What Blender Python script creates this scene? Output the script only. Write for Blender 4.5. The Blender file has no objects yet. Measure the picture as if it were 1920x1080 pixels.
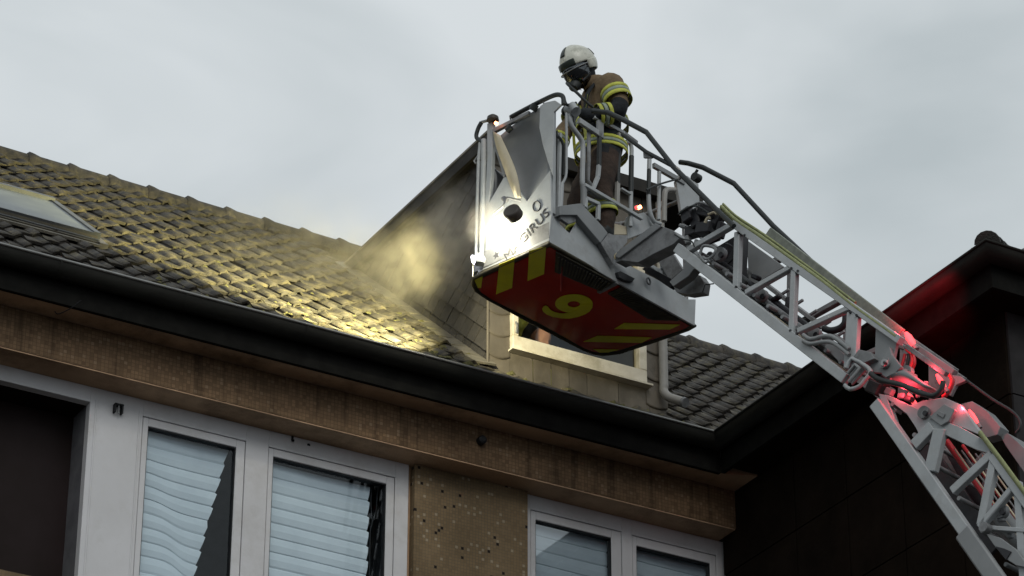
import bpy, bmesh, math, random
from mathutils import Vector, Matrix, noise
random.seed(7)
scene = bpy.context.scene
COL = scene.collection
R = math.radians
V = Vector

# ------------------------------------------------------------------ camera
FPX, PITCH, ROLL, AZ = 6080.0, 0.50295, 0.0015264, 1.0513864
CAM = V((0, 0, 1.6))
_f = V((math.cos(AZ)*math.cos(PITCH), math.sin(AZ)*math.cos(PITCH), math.sin(PITCH)))
_r0 = _f.cross(V((0, 0, 1))).normalized()
_u0 = _r0.cross(_f)
_r = _r0*math.cos(ROLL) + _u0*math.sin(ROLL)
_u = -_r0*math.sin(ROLL) + _u0*math.cos(ROLL)
cam_data = bpy.data.cameras.new('camera')
cam_data.sensor_width = 36
cam_data.lens = 36*FPX/1920
cam_data.clip_start = 0.1
cam_data.clip_end = 2000
cam = bpy.data.objects.new('camera', cam_data)
COL.objects.link(cam)
cam.matrix_world = Matrix(((_r.x, _u.x, -_f.x, CAM.x), (_r.y, _u.y, -_f.y, CAM.y), (_r.z, _u.z, -_f.z, CAM.z), (0, 0, 0, 1)))
scene.camera = cam

# ------------------------------------------------------------------ sky and sun (overcast late afternoon)
SUN_EL, SUN_ROT = R(38), R(198)
world = bpy.data.worlds.new('World')
scene.world = world
world.use_nodes = True
wn = world.node_tree; wn.nodes.clear()
def wnode(t, **k):
    n = wn.nodes.new(t)
    for a, b in k.items(): setattr(n, a, b)
    return n
wout = wnode('ShaderNodeOutputWorld'); bg = wnode('ShaderNodeBackground')
bg.inputs['Strength'].default_value = 0.1
sky = wnode('ShaderNodeTexSky', sky_type='NISHITA', sun_disc=False)
sky.sun_elevation = SUN_EL; sky.sun_rotation = SUN_ROT
tc = wnode('ShaderNodeTexCoord')
mp = wnode('ShaderNodeMapping'); mp.inputs['Scale'].default_value = (1, 1, 2.4)
mp.inputs['Location'].default_value = (3.1, 1.7, .4)
n1 = wnode('ShaderNodeTexNoise'); n1.inputs['Scale'].default_value = 5.0; n1.inputs['Detail'].default_value = 5; n1.inputs['Roughness'].default_value = .45
n1.inputs['Distortion'].default_value = .5
cr = wnode('ShaderNodeValToRGB')
cr.color_ramp.elements[0].position = .36; cr.color_ramp.elements[0].color = (4.7, 5.25, 5.5, 1)
cr.color_ramp.elements[1].position = .63; cr.color_ramp.elements[1].color = (6.8, 7.25, 7.5, 1)
mx = wnode('ShaderNodeMixRGB'); mx.inputs['Fac'].default_value = .985
wn.links.new(tc.outputs['Generated'], mp.inputs['Vector'])
wn.links.new(mp.outputs['Vector'], n1.inputs['Vector'])
wn.links.new(n1.outputs['Fac'], cr.inputs['Fac'])
wn.links.new(sky.outputs['Color'], mx.inputs['Color1'])
wn.links.new(cr.outputs['Color'], mx.inputs['Color2'])
wn.links.new(mx.outputs['Color'], bg.inputs['Color'])
wn.links.new(bg.outputs['Background'], wout.inputs['Surface'])
sd = bpy.data.lights.new('sun', 'SUN'); sd.energy = .95; sd.angle = R(32); sd.color = (1, .97, .92)
sun = bpy.data.objects.new('sun', sd); COL.objects.link(sun)
_az = R(90) - SUN_ROT
sun.rotation_euler = V((math.cos(_az)*math.cos(SUN_EL), math.sin(_az)*math.cos(SUN_EL), math.sin(SUN_EL))).to_track_quat('Z', 'Y').to_euler()
scene.view_settings.view_transform = 'Standard'
scene.view_settings.look = 'None'
scene.view_settings.exposure = 0
scene.view_settings.gamma = 1
scene.view_settings.use_curve_mapping = False
try:
    scene.cycles.use_denoising = True
    scene.cycles.max_bounces = 8
    scene.cycles.volume_bounces = 1
    scene.cycles.sample_clamp_indirect = 6
except Exception: pass

# ------------------------------------------------------------------ surveying helpers: sight lines meet real planes
def ray(x, y): return (_f*FPX + _r*(x-960) - _u*(y-540)).normalized()
def on_plane(x, y, p, n):
    d = ray(x, y); n = V(n)
    return CAM + d*((V(p)-CAM).dot(n)/d.dot(n))
def on_x(x, y, X): return on_plane(x, y, (X, 0, 0), (1, 0, 0))
def on_y(x, y, Y): return on_plane(x, y, (0, Y, 0), (0, 1, 0))
def on_z(x, y, Z): return on_plane(x, y, (0, 0, Z), (0, 0, 1))

# ------------------------------------------------------------------ materials
def mat(name, col, rough=.6, metal=0.0, col2=None, scale=8.0, bump=.0, bscale=60.0, spec=.3, contrast=(.35, .65), objrand=0.0, stretch=(1, 1, 1), dirt=None, dscale=3.0):
    m = bpy.data.materials.new(name); m.use_nodes = True
    nt = m.node_tree; b = nt.nodes['Principled BSDF']
    b.inputs['Roughness'].default_value = rough; b.inputs['Metallic'].default_value = metal
    b.inputs['Specular IOR Level'].default_value = spec
    geo = nt.nodes.new('ShaderNodeNewGeometry')
    mpn = nt.nodes.new('ShaderNodeMapping'); mpn.inputs['Scale'].default_value = stretch
    nt.links.new(geo.outputs['Position'], mpn.inputs['Vector'])
    src = None
    if col2 is None: col2 = tuple(c*.72 for c in col)
    n = nt.nodes.new('ShaderNodeTexNoise'); n.inputs['Scale'].default_value = scale; n.inputs['Detail'].default_value = 6; n.inputs['Roughness'].default_value = .6
    nt.links.new(mpn.outputs['Vector'], n.inputs['Vector'])
    r = nt.nodes.new('ShaderNodeMapRange'); r.inputs['From Min'].default_value = contrast[0]; r.inputs['From Max'].default_value = contrast[1]
    nt.links.new(n.outputs['Fac'], r.inputs['Value'])
    mixn = nt.nodes.new('ShaderNodeMixRGB'); mixn.inputs['Color1'].default_value = (*col, 1); mixn.inputs['Color2'].default_value = (*col2, 1)
    nt.links.new(r.outputs['Result'], mixn.inputs['Fac']); src = mixn.outputs['Color']
    if dirt:
        n3 = nt.nodes.new('ShaderNodeTexNoise'); n3.inputs['Scale'].default_value = dscale; n3.inputs['Detail'].default_value = 8; n3.inputs['Roughness'].default_value = .7
        nt.links.new(geo.outputs['Position'], n3.inputs['Vector'])
        r3 = nt.nodes.new('ShaderNodeMapRange'); r3.inputs['From Min'].default_value = .5; r3.inputs['From Max'].default_value = .68
        nt.links.new(n3.outputs['Fac'], r3.inputs['Value'])
        m3 = nt.nodes.new('ShaderNodeMixRGB'); m3.inputs['Color2'].default_value = (*dirt, 1)
        nt.links.new(r3.outputs['Result'], m3.inputs['Fac']); nt.links.new(src, m3.inputs['Color1']); src = m3.outputs['Color']
    if objrand:
        oi = nt.nodes.new('ShaderNodeObjectInfo'); rr = nt.nodes.new('ShaderNodeMapRange')
        rr.inputs['To Min'].default_value = 1-objrand; rr.inputs['To Max'].default_value = 1+objrand
        nt.links.new(oi.outputs['Random'], rr.inputs['Value'])
        mm = nt.nodes.new('ShaderNodeMixRGB'); mm.blend_type = 'MULTIPLY'; mm.inputs['Fac'].default_value = 1
        nt.links.new(src, mm.inputs['Color1']); nt.links.new(rr.outputs['Result'], mm.inputs['Color2']); src = mm.outputs['Color']
    nt.links.new(src, b.inputs['Base Color'])
    rn = nt.nodes.new('ShaderNodeMapRange'); rn.inputs['To Min'].default_value = max(.03, rough-.1); rn.inputs['To Max'].default_value = min(1, rough+.12)
    nt.links.new(n.outputs['Fac'], rn.inputs['Value']); nt.links.new(rn.outputs['Result'], b.inputs['Roughness'])
    if bump:
        n2 = nt.nodes.new('ShaderNodeTexNoise'); n2.inputs['Scale'].default_value = bscale; n2.inputs['Detail'].default_value = 5
        nt.links.new(geo.outputs['Position'], n2.inputs['Vector'])
        bp = nt.nodes.new('ShaderNodeBump'); bp.inputs['Strength'].default_value = bump; bp.inputs['Distance'].default_value = .01
        nt.links.new(n2.outputs['Fac'], bp.inputs['Height']); nt.links.new(bp.outputs['Normal'], b.inputs['Normal'])
    return m

def emis(name, col, strength):
    m = bpy.data.materials.new(name); m.use_nodes = True
    b = m.node_tree.nodes['Principled BSDF']
    b.inputs['Base Color'].default_value = (*col, 1)
    b.inputs['Emission Color'].default_value = (*col, 1); b.inputs['Emission Strength'].default_value = strength
    return m

def mosaic(name, base, light, dark, grout, size, pdark=.012, plight=.10, colvar=.25, drips=0.0):
    """little ceramic mosaic squares on a wall in the x-z plane"""
    m = bpy.data.materials.new(name); m.use_nodes = True
    nt = m.node_tree; b = nt.nodes['Principled BSDF']; b.inputs['Roughness'].default_value = .6; b.inputs['Specular IOR Level'].default_value = .08
    L = nt.links.new
    geo = nt.nodes.new('ShaderNodeNewGeometry'); sep = nt.nodes.new('ShaderNodeSeparateXYZ'); L(geo.outputs['Position'], sep.inputs[0])
    add = nt.nodes.new('ShaderNodeMath'); add.operation = 'ADD'; L(sep.outputs['X'], add.inputs[0]); L(sep.outputs['Y'], add.inputs[1])
    def div(o):
        d = nt.nodes.new('ShaderNodeMath'); d.operation = 'DIVIDE'; d.inputs[1].default_value = size; L(o, d.inputs[0]); return d.outputs[0]
    dx, dz = div(add.outputs[0]), div(sep.outputs['Z'])
    def un(op, o, o2=None, v=None):
        d = nt.nodes.new('ShaderNodeMath'); d.operation = op; L(o, d.inputs[0])
        if o2 is not None: L(o2, d.inputs[1])
        if v is not None: d.inputs[1].default_value = v
        return d.outputs[0]
    cx = nt.nodes.new('ShaderNodeCombineXYZ'); L(un('FLOOR', dx), cx.inputs[0]); L(un('FLOOR', dz), cx.inputs[1])
    wnn = nt.nodes.new('ShaderNodeTexWhiteNoise'); wnn.noise_dimensions = '3D'; L(cx.outputs[0], wnn.inputs['Vector'])
    v = wnn.outputs['Value']
    ramp = nt.nodes.new('ShaderNodeValToRGB'); ramp.color_ramp.interpolation = 'CONSTANT'
    e = ramp.color_ramp.elements
    e[0].position = 0; e[0].color = (*dark, 1)
    e[1].position = pdark; e[1].color = (*base, 1)
    k = e.new(1-plight); k.color = (*light, 1)
    k = e.new(.45); k.color = (*[c*(1-colvar) for c in base], 1)
    k = e.new(.7); k.color = (*[c*(1+colvar*.6) for c in base], 1)
    L(v, ramp.inputs['Fac'])
    g1 = un('FRACT', dx); g2 = un('FRACT', dz)
    gm = un('MINIMUM', g1, g2); gl = un('LESS_THAN', gm, v=.14)
    mxx = nt.nodes.new('ShaderNodeMixRGB'); mxx.inputs['Color2'].default_value = (*grout, 1)
    L(gl, mxx.inputs['Fac']); L(ramp.outputs['Color'], mxx.inputs['Color1'])
    nz = nt.nodes.new('ShaderNodeTexNoise'); nz.inputs['Scale'].default_value = 1.6; nz.inputs['Detail'].default_value = 7; L(geo.outputs['Position'], nz.inputs['Vector'])
    rr = nt.nodes.new('ShaderNodeMapRange'); rr.inputs['From Min'].default_value = .3; rr.inputs['From Max'].default_value = .7; rr.inputs['To Min'].default_value = .65; rr.inputs['To Max'].default_value = 1.2
    L(nz.outputs['Fac'], rr.inputs['Value'])
    mm = nt.nodes.new('ShaderNodeMixRGB'); mm.blend_type = 'MULTIPLY'; mm.inputs['Fac'].default_value = 1
    L(mxx.outputs['Color'], mm.inputs['Color1']); L(rr.outputs['Result'], mm.inputs['Color2'])
    out = mm.outputs['Color']
    if drips:
        mpp = nt.nodes.new('ShaderNodeMapping'); mpp.inputs['Scale'].default_value = (5.5, 5.5, .35); L(geo.outputs['Position'], mpp.inputs['Vector'])
        nd = nt.nodes.new('ShaderNodeTexNoise'); nd.inputs['Scale'].default_value = 2.2; nd.inputs['Detail'].default_value = 4; L(mpp.outputs[0], nd.inputs['Vector'])
        r2 = nt.nodes.new('ShaderNodeMapRange'); r2.inputs['From Min'].default_value = .56; r2.inputs['From Max'].default_value = .66; r2.inputs['To Min'].default_value = 1; r2.inputs['To Max'].default_value = 1-drips
        L(nd.outputs['Fac'], r2.inputs['Value'])
        m2 = nt.nodes.new('ShaderNodeMixRGB'); m2.blend_type = 'MULTIPLY'; m2.inputs['Fac'].default_value = 1
        L(out, m2.inputs['Color1']); L(r2.outputs['Result'], m2.inputs['Color2']); out = m2.outputs['Color']
    L(out, b.inputs['Base Color'])
    return m

def glass(name, tint=(.90, .96, 1.0), refl=.09):
    m = bpy.data.materials.new(name); m.use_nodes = True
    nt = m.node_tree; nt.nodes.clear(); o = nt.nodes.new('ShaderNodeOutputMaterial')
    t = nt.nodes.new('ShaderNodeBsdfTransparent'); t.inputs['Color'].default_value = (*tint, 1)
    g = nt.nodes.new('ShaderNodeBsdfGlossy'); g.inputs['Roughness'].default_value = .02; g.inputs['Color'].default_value = (.92, .97, 1, 1)
    x = nt.nodes.new('ShaderNodeMixShader'); x.inputs['Fac'].default_value = refl
    nt.links.new(t.outputs[0], x.inputs[1]); nt.links.new(g.outputs[0], x.inputs[2]); nt.links.new(x.outputs[0], o.inputs['Surface'])
    return m

M = {}
M['tile'] = mat('roof_tile', (.060, .053, .045), .62, col2=(.029, .028, .027), scale=14, bump=.6, bscale=90, objrand=.32, dirt=(.105, .092, .058), dscale=9, spec=.2)
M['tile_dark'] = mat('dark_roof_tile', (.05, .046, .042), .75, col2=(.028, .028, .026), scale=14, bump=.5, bscale=90, objrand=.3)
M['deck'] = mat('roof_felt', (.03, .028, .025), .9)
M['zinc_dark'] = mat('weathered_gutter', (.021, .021, .018), .55, metal=.0, col2=(.012, .012, .0105), scale=3, stretch=(1, 1, 5), bump=.2, bscale=25, spec=.12)
M['fascia_shade'] = mat('shaded_fascia_board', (.012, .012, .011), .85, col2=(.008, .008, .0075), spec=.04)  # shade under the gutter is put into the board's colour
M['zinc'] = mat('zinc_edge', (.30, .30, .29), .38, metal=.7, col2=(.2, .2, .19), scale=6)
M['soffit'] = mat('brown_render', (.46, .30, .185), .85, col2=(.36, .235, .145), scale=2.2, bump=.4, bscale=70, dirt=(.17, .11, .065), dscale=1.4)
M['beam'] = mosaic('brown_mosaic', (.155, .10, .058), (.195, .135, .085), (.115, .072, .042), (.105, .066, .038), .030, pdark=.03, plight=.05, colvar=.2, drips=.35)
M['pillar'] = mosaic('tan_mosaic', (.20, .142, .080), (.31, .25, .17), (.018, .013, .011), (.145, .115, .077), .026, pdark=.008, plight=.035, colvar=.1)
M['white_frame'] = mat('white_window_plastic', (.60, .60, .615), .38, col2=(.55, .55, .56), scale=2.5, dirt=(.47, .46, .455), dscale=1.3)
M['gasket'] = mat('black_gasket', (.012, .013, .015), .6)
M['pane'] = glass('window_glass', refl=.04)
M['pane_mirror'] = glass('side_window_glass', refl=.18)
M['pane_clear'] = glass('dormer_glass', (.8, .78, .7), .05)
M['blind'] = mat('pleated_fabric', (.63, .685, .705), .8, col2=(.57, .625, .65), scale=4, bump=.25, bscale=140)
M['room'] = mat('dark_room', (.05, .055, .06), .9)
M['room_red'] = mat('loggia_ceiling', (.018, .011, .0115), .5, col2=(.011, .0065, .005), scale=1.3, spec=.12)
M['grey_reveal'] = mat('reveal_render', (.13, .13, .14), .7)
M['slate'] = mat('fibre_slate', (.046, .042, .038), .62, col2=(.031, .029, .027), scale=9, bump=.35, bscale=60, objrand=.22)
M['slate_front'] = mat('front_cladding', (.135, .118, .095), .55, col2=(.085, .075, .062), scale=5, stretch=(1, 1, .3), bump=.25, bscale=40, objrand=.15, dirt=(.08, .07, .055), dscale=4)
M['lead'] = mat('lead_flashing', (.17, .155, .125), .55, col2=(.10, .095, .08), scale=9, bump=.5, bscale=40)
M['pipe'] = mat('grey_plastic_pipe', (.32, .31, .29), .45, col2=(.25, .24, .22), scale=4)
M['ply'] = mat('dormer_window_wood', (.66, .62, .52), .5, col2=(.55, .5, .4), scale=7, dirt=(.42, .38, .28), dscale=6)
M['black_wall'] = mat('black_wall_panel', (.012, .0085, .006), .9, col2=(.007, .005, .0035), scale=3, bump=.3, bscale=30, spec=.04)
M['joint'] = mat('panel_joint', (.05, .042, .034), .8, spec=.05)
M['wing_front'] = mat('lit_wall_panel', (.03, .029, .03), .8, spec=.1)  # wing cladding made greyer: the stronger light on the front is painted in
M['white_paint'] = mat('ladder_white_paint', (.37, .39, .40), .42, col2=(.31, .33, .34), scale=5, dirt=(.30, .31, .31), dscale=7, bump=.08, bscale=30)
M['steel'] = mat('ladder_grey_steel', (.23, .235, .24), .45, metal=.1, col2=(.16, .165, .17), scale=9, dirt=(.10, .10, .10), dscale=8)
M['panel_grey'] = mat('inner_panel_grey', (.23, .24, .245), .5, col2=(.18, .19, .195), scale=3)
M['cream'] = mat('cream_guard', (.58, .52, .38), .5, col2=(.5, .44, .32), scale=6)
M['rubber'] = mat('black_rubber', (.018, .022, .023), .5, col2=(.03, .034, .034), scale=20)
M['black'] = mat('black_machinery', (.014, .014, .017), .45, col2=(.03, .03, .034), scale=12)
M['red'] = mat('red_floor_film', (.46, .022, .009), .13, col2=(.36, .017, .008), scale=3, spec=1.0)
M['yellow'] = mat('yellow_reflective_film', (.80, .76, .03), .2, col2=(.68, .64, .03), scale=6, spec=.8)
M['olive_rim'] = mat('dirty_rim', (.075, .068, .045), .6, col2=(.04, .036, .025), scale=12)
M['print'] = mat('dark_print', (.05, .05, .055), .5)
M['hose'] = mat('yellow_hose', (.29, .31, .15), .7, col2=(.2, .22, .11), scale=30, bump=.3, bscale=200)
M['hose_grey'] = mat('grey_hose', (.22, .24, .20), .7, col2=(.16, .175, .15), scale=20)
M['tan'] = mat('tan_turnout_cloth', (.185, .132, .078), .85, col2=(.12, .085, .05), scale=12, bump=.7, bscale=35)
M['navy'] = mat('dark_turnout_cloth', (.018, .022, .026), .85, col2=(.010, .012, .014), scale=12, bump=.6, bscale=35)
M['trouser'] = mat('brown_trouser_cloth', (.060, .040, .030), .9, col2=(.026, .019, .016), scale=9, bump=.7, bscale=30)
M['hivis'] = mat('hi_vis_yellow', (.48, .50, .07), .55, col2=(.34, .36, .06), scale=18, bump=.3, bscale=60)
M['silver'] = mat('silver_tape', (.27, .32, .25), .4, col2=(.2, .24, .2), scale=18)
M['helmet'] = mat('cream_helmet_shell', (.62, .62, .54), .22, col2=(.5, .5, .44), scale=8, dirt=(.35, .35, .3), dscale=14)
M['helmet_dark'] = mat('dark_helmet_band', (.03, .038, .032), .3)
M['skin'] = mat('skin', (.42, .22, .15), .55, col2=(.36, .18, .12), scale=12)
M['visor'] = glass('smoked_visor', (.22, .2, .22), .10)
M['lamp_black'] = mat('lamp_housing', (.05, .042, .035), .45)
M['ground'] = mat('asphalt', (.05, .05, .052), .9, col2=(.04, .04, .042), scale=20, bump=.4)
M['glow'] = emis('floodlight_glow', (1, .95, .75), 90)
M['glow2'] = emis('corner_lamp_glow', (.93, .93, 1), 25)
M['glow_orange'] = emis('marker_glow', (1, .32, .12), 9)
M['glow_red'] = emis('red_beacon_glow', (1, .10, .11), 1.3)
M['bracket_red'] = mat('red_cable', (.5, .04, .05), .4)

# ------------------------------------------------------------------ objects
WLOC = {}
def tag(o, label=None, cat=None, group=None, kind=None):
    if label: o['label'] = label
    if cat: o['category'] = cat
    if group: o['group'] = group
    if kind: o['kind'] = kind
    return o
def empty(name, loc, parent=None, **k):
    o = bpy.data.objects.new(name, None); COL.objects.link(o)
    o.empty_display_size = .2
    WLOC[o.name] = V(loc)
    if parent: o.parent = parent; o.location = V(loc)-WLOC[parent.name]
    else: o.location = loc
    return tag(o, **k)

class G:
    """collects world-space geometry, then links it as ONE mesh object"""
    def __init__(s): s.v = []; s.f = []; s.sm = []
    def add(s, vs, fs, smooth=False):
        n = len(s.v); s.v += [V(p) for p in vs]
        for f in fs: s.f.append([i+n for i in f]); s.sm.append(smooth)
        return s
    def box(s, a, b):
        x0, y0, z0 = a; x1, y1, z1 = b
        vs = [(x, y, z) for z in (z0, z1) for y in (y0, y1) for x in (x0, x1)]
        return s.add(vs, [(0, 2, 3, 1), (4, 5, 7, 6), (0, 1, 5, 4), (2, 6, 7, 3), (0, 4, 6, 2), (1, 3, 7, 5)])
    def bar(s, p, q, w, h, side=None):
        p, q = V(p), V(q); d = (q-p).normalized()
        sd_ = V(side) if side is not None else (d.cross(V((0, 0, 1))) if abs(d.z) < .95 else V((1, 0, 0)))
        sd_ = (sd_ - d*sd_.dot(d)).normalized(); up = d.cross(sd_)
        vs = [c + sd_*(a*w/2) + up*(b*h/2) for c in (p, q) for a, b in ((-1, -1), (1, -1), (1, 1), (-1, 1))]
        return s.add(vs, [(3, 2, 1, 0), (4, 5, 6, 7), (0, 1, 5, 4), (1, 2, 6, 5), (2, 3, 7, 6), (3, 0, 4, 7)])
    def prism(s, pts, off):
        pts = [V(p) for p in pts]; off = V(off); n = len(pts)
        vs = pts + [p+off for p in pts]
        fs = [list(range(n))[::-1], list(range(n, 2*n))] + [(i, (i+1) % n, n+(i+1) % n, n+i) for i in range(n)]
        return s.add(vs, fs)
    def tube(s, pts, r, seg=8, closed=False, flat=1.0, cap=True):
        pts = [V(p) for p in pts]; n = len(pts)
        if not hasattr(r, '__len__'): r = [r]*n
        t0 = (pts[1]-pts[0]).normalized()
        nr = t0.orthogonal().normalized(); vs = []; prev = t0
        for i, p in enumerate(pts):
            if i == 0: t = t0
            elif i == n-1: t = (pts[-1]-pts[-2]).normalized()
            else: t = ((pts[i+1]-p).normalized() + (p-pts[i-1]).normalized()).normalized()
            nr = prev.rotation_difference(t) @ nr; prev = t
            bn = t.cross(nr)
            for k in range(seg):
                a = 2*math.pi*k/seg
                vs.append(p + nr*(math.cos(a)*r[i]) + bn*(math.sin(a)*r[i]*flat))
        fs = []
        for i in range(n-1):
            for k in range(seg):
                k2 = (k+1) % seg
                fs.append((i*seg+k, i*seg+k2, (i+1)*seg+k2, (i+1)*seg+k))
        s.add(vs, fs, True)
        if cap:
            s.add([vs[k] for k in range(seg)], [list(range(seg))[::-1]]); s.add(vs[-seg:], [list(range(seg))])
        return s
    def strip(s, rows, smooth=True):
        """grid of points, rows of equal length"""
        m = len(rows[0]); vs = [p for r_ in rows for p in r_]
        fs = [(i*m+j, i*m+j+1, (i+1)*m+j+1, (i+1)*m+j) for i in range(len(rows)-1) for j in range(m-1)]
        return s.add(vs, fs, smooth)
    def obj(s, name, material, parent=None, bevel=0.0, **k):
        o_ = WLOC[parent.name] if parent else V((0, 0, 0))
        me = bpy.data.meshes.new(name)
        me.from_pydata([tuple(p-o_) for p in s.v], [], s.f)
        me.polygons.foreach_set('use_smooth', s.sm)
        me.update()
        mats = material if isinstance(material, (list, tuple)) else [material]
        for m_ in mats: me.materials.append(m_)
        bm = bmesh.new(); bm.from_mesh(me)
        if bevel:
            bmesh.ops.bevel(bm, geom=[e for e in bm.edges if e.is_manifold and e.calc_face_angle(0) > .6], offset=bevel, segments=1, affect='EDGES', clamp_overlap=True)
        bmesh.ops.recalc_face_normals(bm, faces=bm.faces); bm.to_mesh(me); bm.free()
        o = bpy.data.objects.new(name, me); COL.objects.link(o)
        if parent: o.parent = parent
        WLOC[o.name] = o_.copy()
        return tag(o, **k)
def smooth_path(pts, n=6):
    """Catmull-Rom through the points"""
    pts = [V(p) for p in pts]; q = [pts[0]*2-pts[1]] + pts + [pts[-1]*2-pts[-2]]; out = []
    for i in range(1, len(q)-2):
        a, b, c, d = q[i-1:i+3]
        for k in range(n):
            t = k/n
            out.append(.5*((2*b) + (c-a)*t + (2*a-5*b+4*c-d)*t*t + (3*b-a-3*c+d)*t*t*t))
    out.append(pts[-1]); return out
def text_mesh(body, size, origin, right, up, depth, material, name, parent, align='LEFT', boldness=0.0):
    cu = bpy.data.curves.new(name, 'FONT'); cu.body = body; cu.size = size; cu.extrude = depth; cu.offset = boldness; cu.resolution_u = 6
    cu.align_x = align
    tmp = bpy.data.objects.new('tmp_text', cu); COL.objects.link(tmp)
    dg = bpy.context.evaluated_depsgraph_get()
    me = bpy.data.meshes.new_from_object(tmp.evaluated_get(dg)); bpy.data.objects.remove(tmp)
    right, up = V(right).normalized(), V(up).normalized(); nrm = right.cross(up)
    g = G()
    g.add([V(origin)+right*v.co.x+up*v.co.y+nrm*v.co.z for v in me.vertices], [list(p.vertices) for p in me.polygons])
    bpy.data.meshes.remove(me)
    return g.obj(name, material, parent)
# ================================================================== GROUND
g = G(); g.add([(-400, -400, 0), (400, -400, 0), (400, 400, 0), (-400, 400, 0)], [(0, 1, 2, 3)])
g.obj('ground', M['ground'], kind='structure')

# ================================================================== APARTMENT BUILDING
bld = empty('apartment_building', (9.5, 20.3, 0), label='brown apartment building with long tiled roof, flat dormer and white framed windows', cat='building')
X0, XW = 4.6, 13.445            # left end built, face of the projecting wing
ZG = 13.132                     # gutter lip height
YR, ZR, SL = 19.6, 13.1, .84    # roof plane
ZS = 12.868                      # soffit
YB = 19.85                      # beam face
ZB = on_y(655, 811, YB).z       # beam underside
YW = 20.1                       # window plane
RX1 = 18.5
def roof(y): return ZR + SL*(y-YR)
YRIDGE = 23.55; ZRIDGE = roof(YRIDGE)

# roof deck under the tiles (front and back slope)
g = G()
g.prism([(X0, YR+.02, roof(YR)-.09), (RX1, YR+.02, roof(YR)-.09), (RX1, YRIDGE, ZRIDGE-.09), (X0, YRIDGE, ZRIDGE-.09)], (0, .08, -.1))
g.prism([(X0, YRIDGE, ZRIDGE-.05), (RX1, YRIDGE, ZRIDGE-.05), (RX1, YRIDGE+4, ZRIDGE-3.4), (X0, YRIDGE+4, ZRIDGE-3.4)], (0, -.05, -.1))
roof_o = g.obj('roof', M['deck'], bld)

# pantile mesh, in tile space: x across, y up the slope, z out
TW, TL, EXP = .222, .36, .305
def tile_mesh():
    prof = []
    n = 10
    for i in range(n+1):
        t = i/n
        z = .038*math.exp(-((t-.2)/.14)**2) + .010*math.exp(-((t-.98)/.1)**2) + .004*math.cos(t*9)
        prof.append((t*(TW+.025), z))
    vs = []; fs = []
    rows = [(0, 0), (TL*.5, .0), (TL, -.0)]
    for y, dz in rows:
        for x, z in prof: vs.append((x, y, z+dz+.030*(1-y/TL)+.003))
    m = n+1
    for i in range(2):
        for j in range(n): fs.append((i*m+j, i*m+j+1, (i+1)*m+j+1, (i+1)*m+j))
    b = len(vs)
    for x, z in prof: vs.append((x, .004, z-.018+.028))
    for j in range(n): fs.append((b+j, b+j+1, j+1, j))
    b = len(vs); vs += [(0, .004, -.0), (0, TL, -.02), prof[0][:1] + (TL, prof[0][1]+.004)]
    fs.append((0, 2*m, b+1, b))
    me = bpy.data.meshes.new('roof_tile'); me.from_pydata(vs, [], fs)
    me.polygons.foreach_set('use_smooth', [i < 2*n for i in range(len(fs))])
    me.materials.append(M['tile']); me.update(); return me
tmesh = tile_mesh()
sN = V((0, -SL, 1)).normalized(); sU = V((0, 1, SL)).normalized(); sX = V((1, 0, 0))
# dormer and roof window footprints
YD = 20.12
XD0 = on_y(918, 680, YD).x
XD1 = on_y(1250, 640, YD).x
ZD = on_x(893, 292, XD0).z          # dormer top
tiles = []
nr = int(((YRIDGE-YR)*math.sqrt(1+SL*SL))/EXP)+1
for r_ in range(nr):
    for c_ in range(int((RX1-X0)/TW)):
        x = X0 + c_*TW; sl = r_*EXP - .06
        p = V((x, YR, ZR)) + sU*sl
        if x+TW > XD0+.12 and x < XD1-.1 and p.y > YD-.22: continue
        if x+TW < XD1+.3 and x+TW > XD0+.1 and p.y > YD+.1: continue
        if (x-13.15) > (p.y-YR)+.35 or p.y > YRIDGE-.16: continue
        tiles.append((p, r_, c_))
def pix(p):
    w = V(p)-CAM; k = w.dot(_f)
    return 960+FPX*w.dot(_r)/k, 540-FPX*w.dot(_u)/k
def inview(p):
    x, y = pix(p + V((.15, 0, 0))); return -60 < x < 1500
vis = [t for t in tiles if inview(t[0])]
hid = [t for t in tiles if not inview(t[0])]
def hidden_by_dormer(t):
    return t[0].x > XD1-.3 and t[0].y > YD and pix(t[0])[0] < 1225
vis.sort(key=lambda t: (hidden_by_dormer(t), t[0].y + .25*t[0].x))
ones, rest = vis[:300], vis[300:] + hid
def tile_matrix(p):
    rz = random.gauss(0, .012); rx = random.gauss(0, .010); ry = random.gauss(0, .016)
    B = Matrix((sX, sU, sN)).transposed()
    return B @ (Matrix.Rotation(rz, 3, 'Z') @ Matrix.Rotation(rx, 3, 'X') @ Matrix.Rotation(ry, 3, 'Y')), p + sN*random.gauss(0, .004) + sU*random.gauss(0, .007)
for p, r_, c_ in ones:
    B, q = tile_matrix(p)
    o = bpy.data.objects.new('roof_tile', tmesh); COL.objects.link(o); o.parent = roof_o
    o.matrix_local = Matrix.Translation(q-WLOC[roof_o.name]) @ B.to_4x4()
g = G()
tv = [v.co.copy() for v in tmesh.vertices]; tf = [list(p.vertices) for p in tmesh.polygons]; tsm = [p.use_smooth for p in tmesh.polygons]
for p, r_, c_ in rest:
    B, q = tile_matrix(p); n = len(g.v)
    g.v += [B @ v + q for v in tv]
    for f, s_ in zip(tf, tsm): g.f.append([i+n for i in f]); g.sm.append(s_)
g.obj('roof_tiles', M['tile'], roof_o, kind='stuff')
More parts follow.
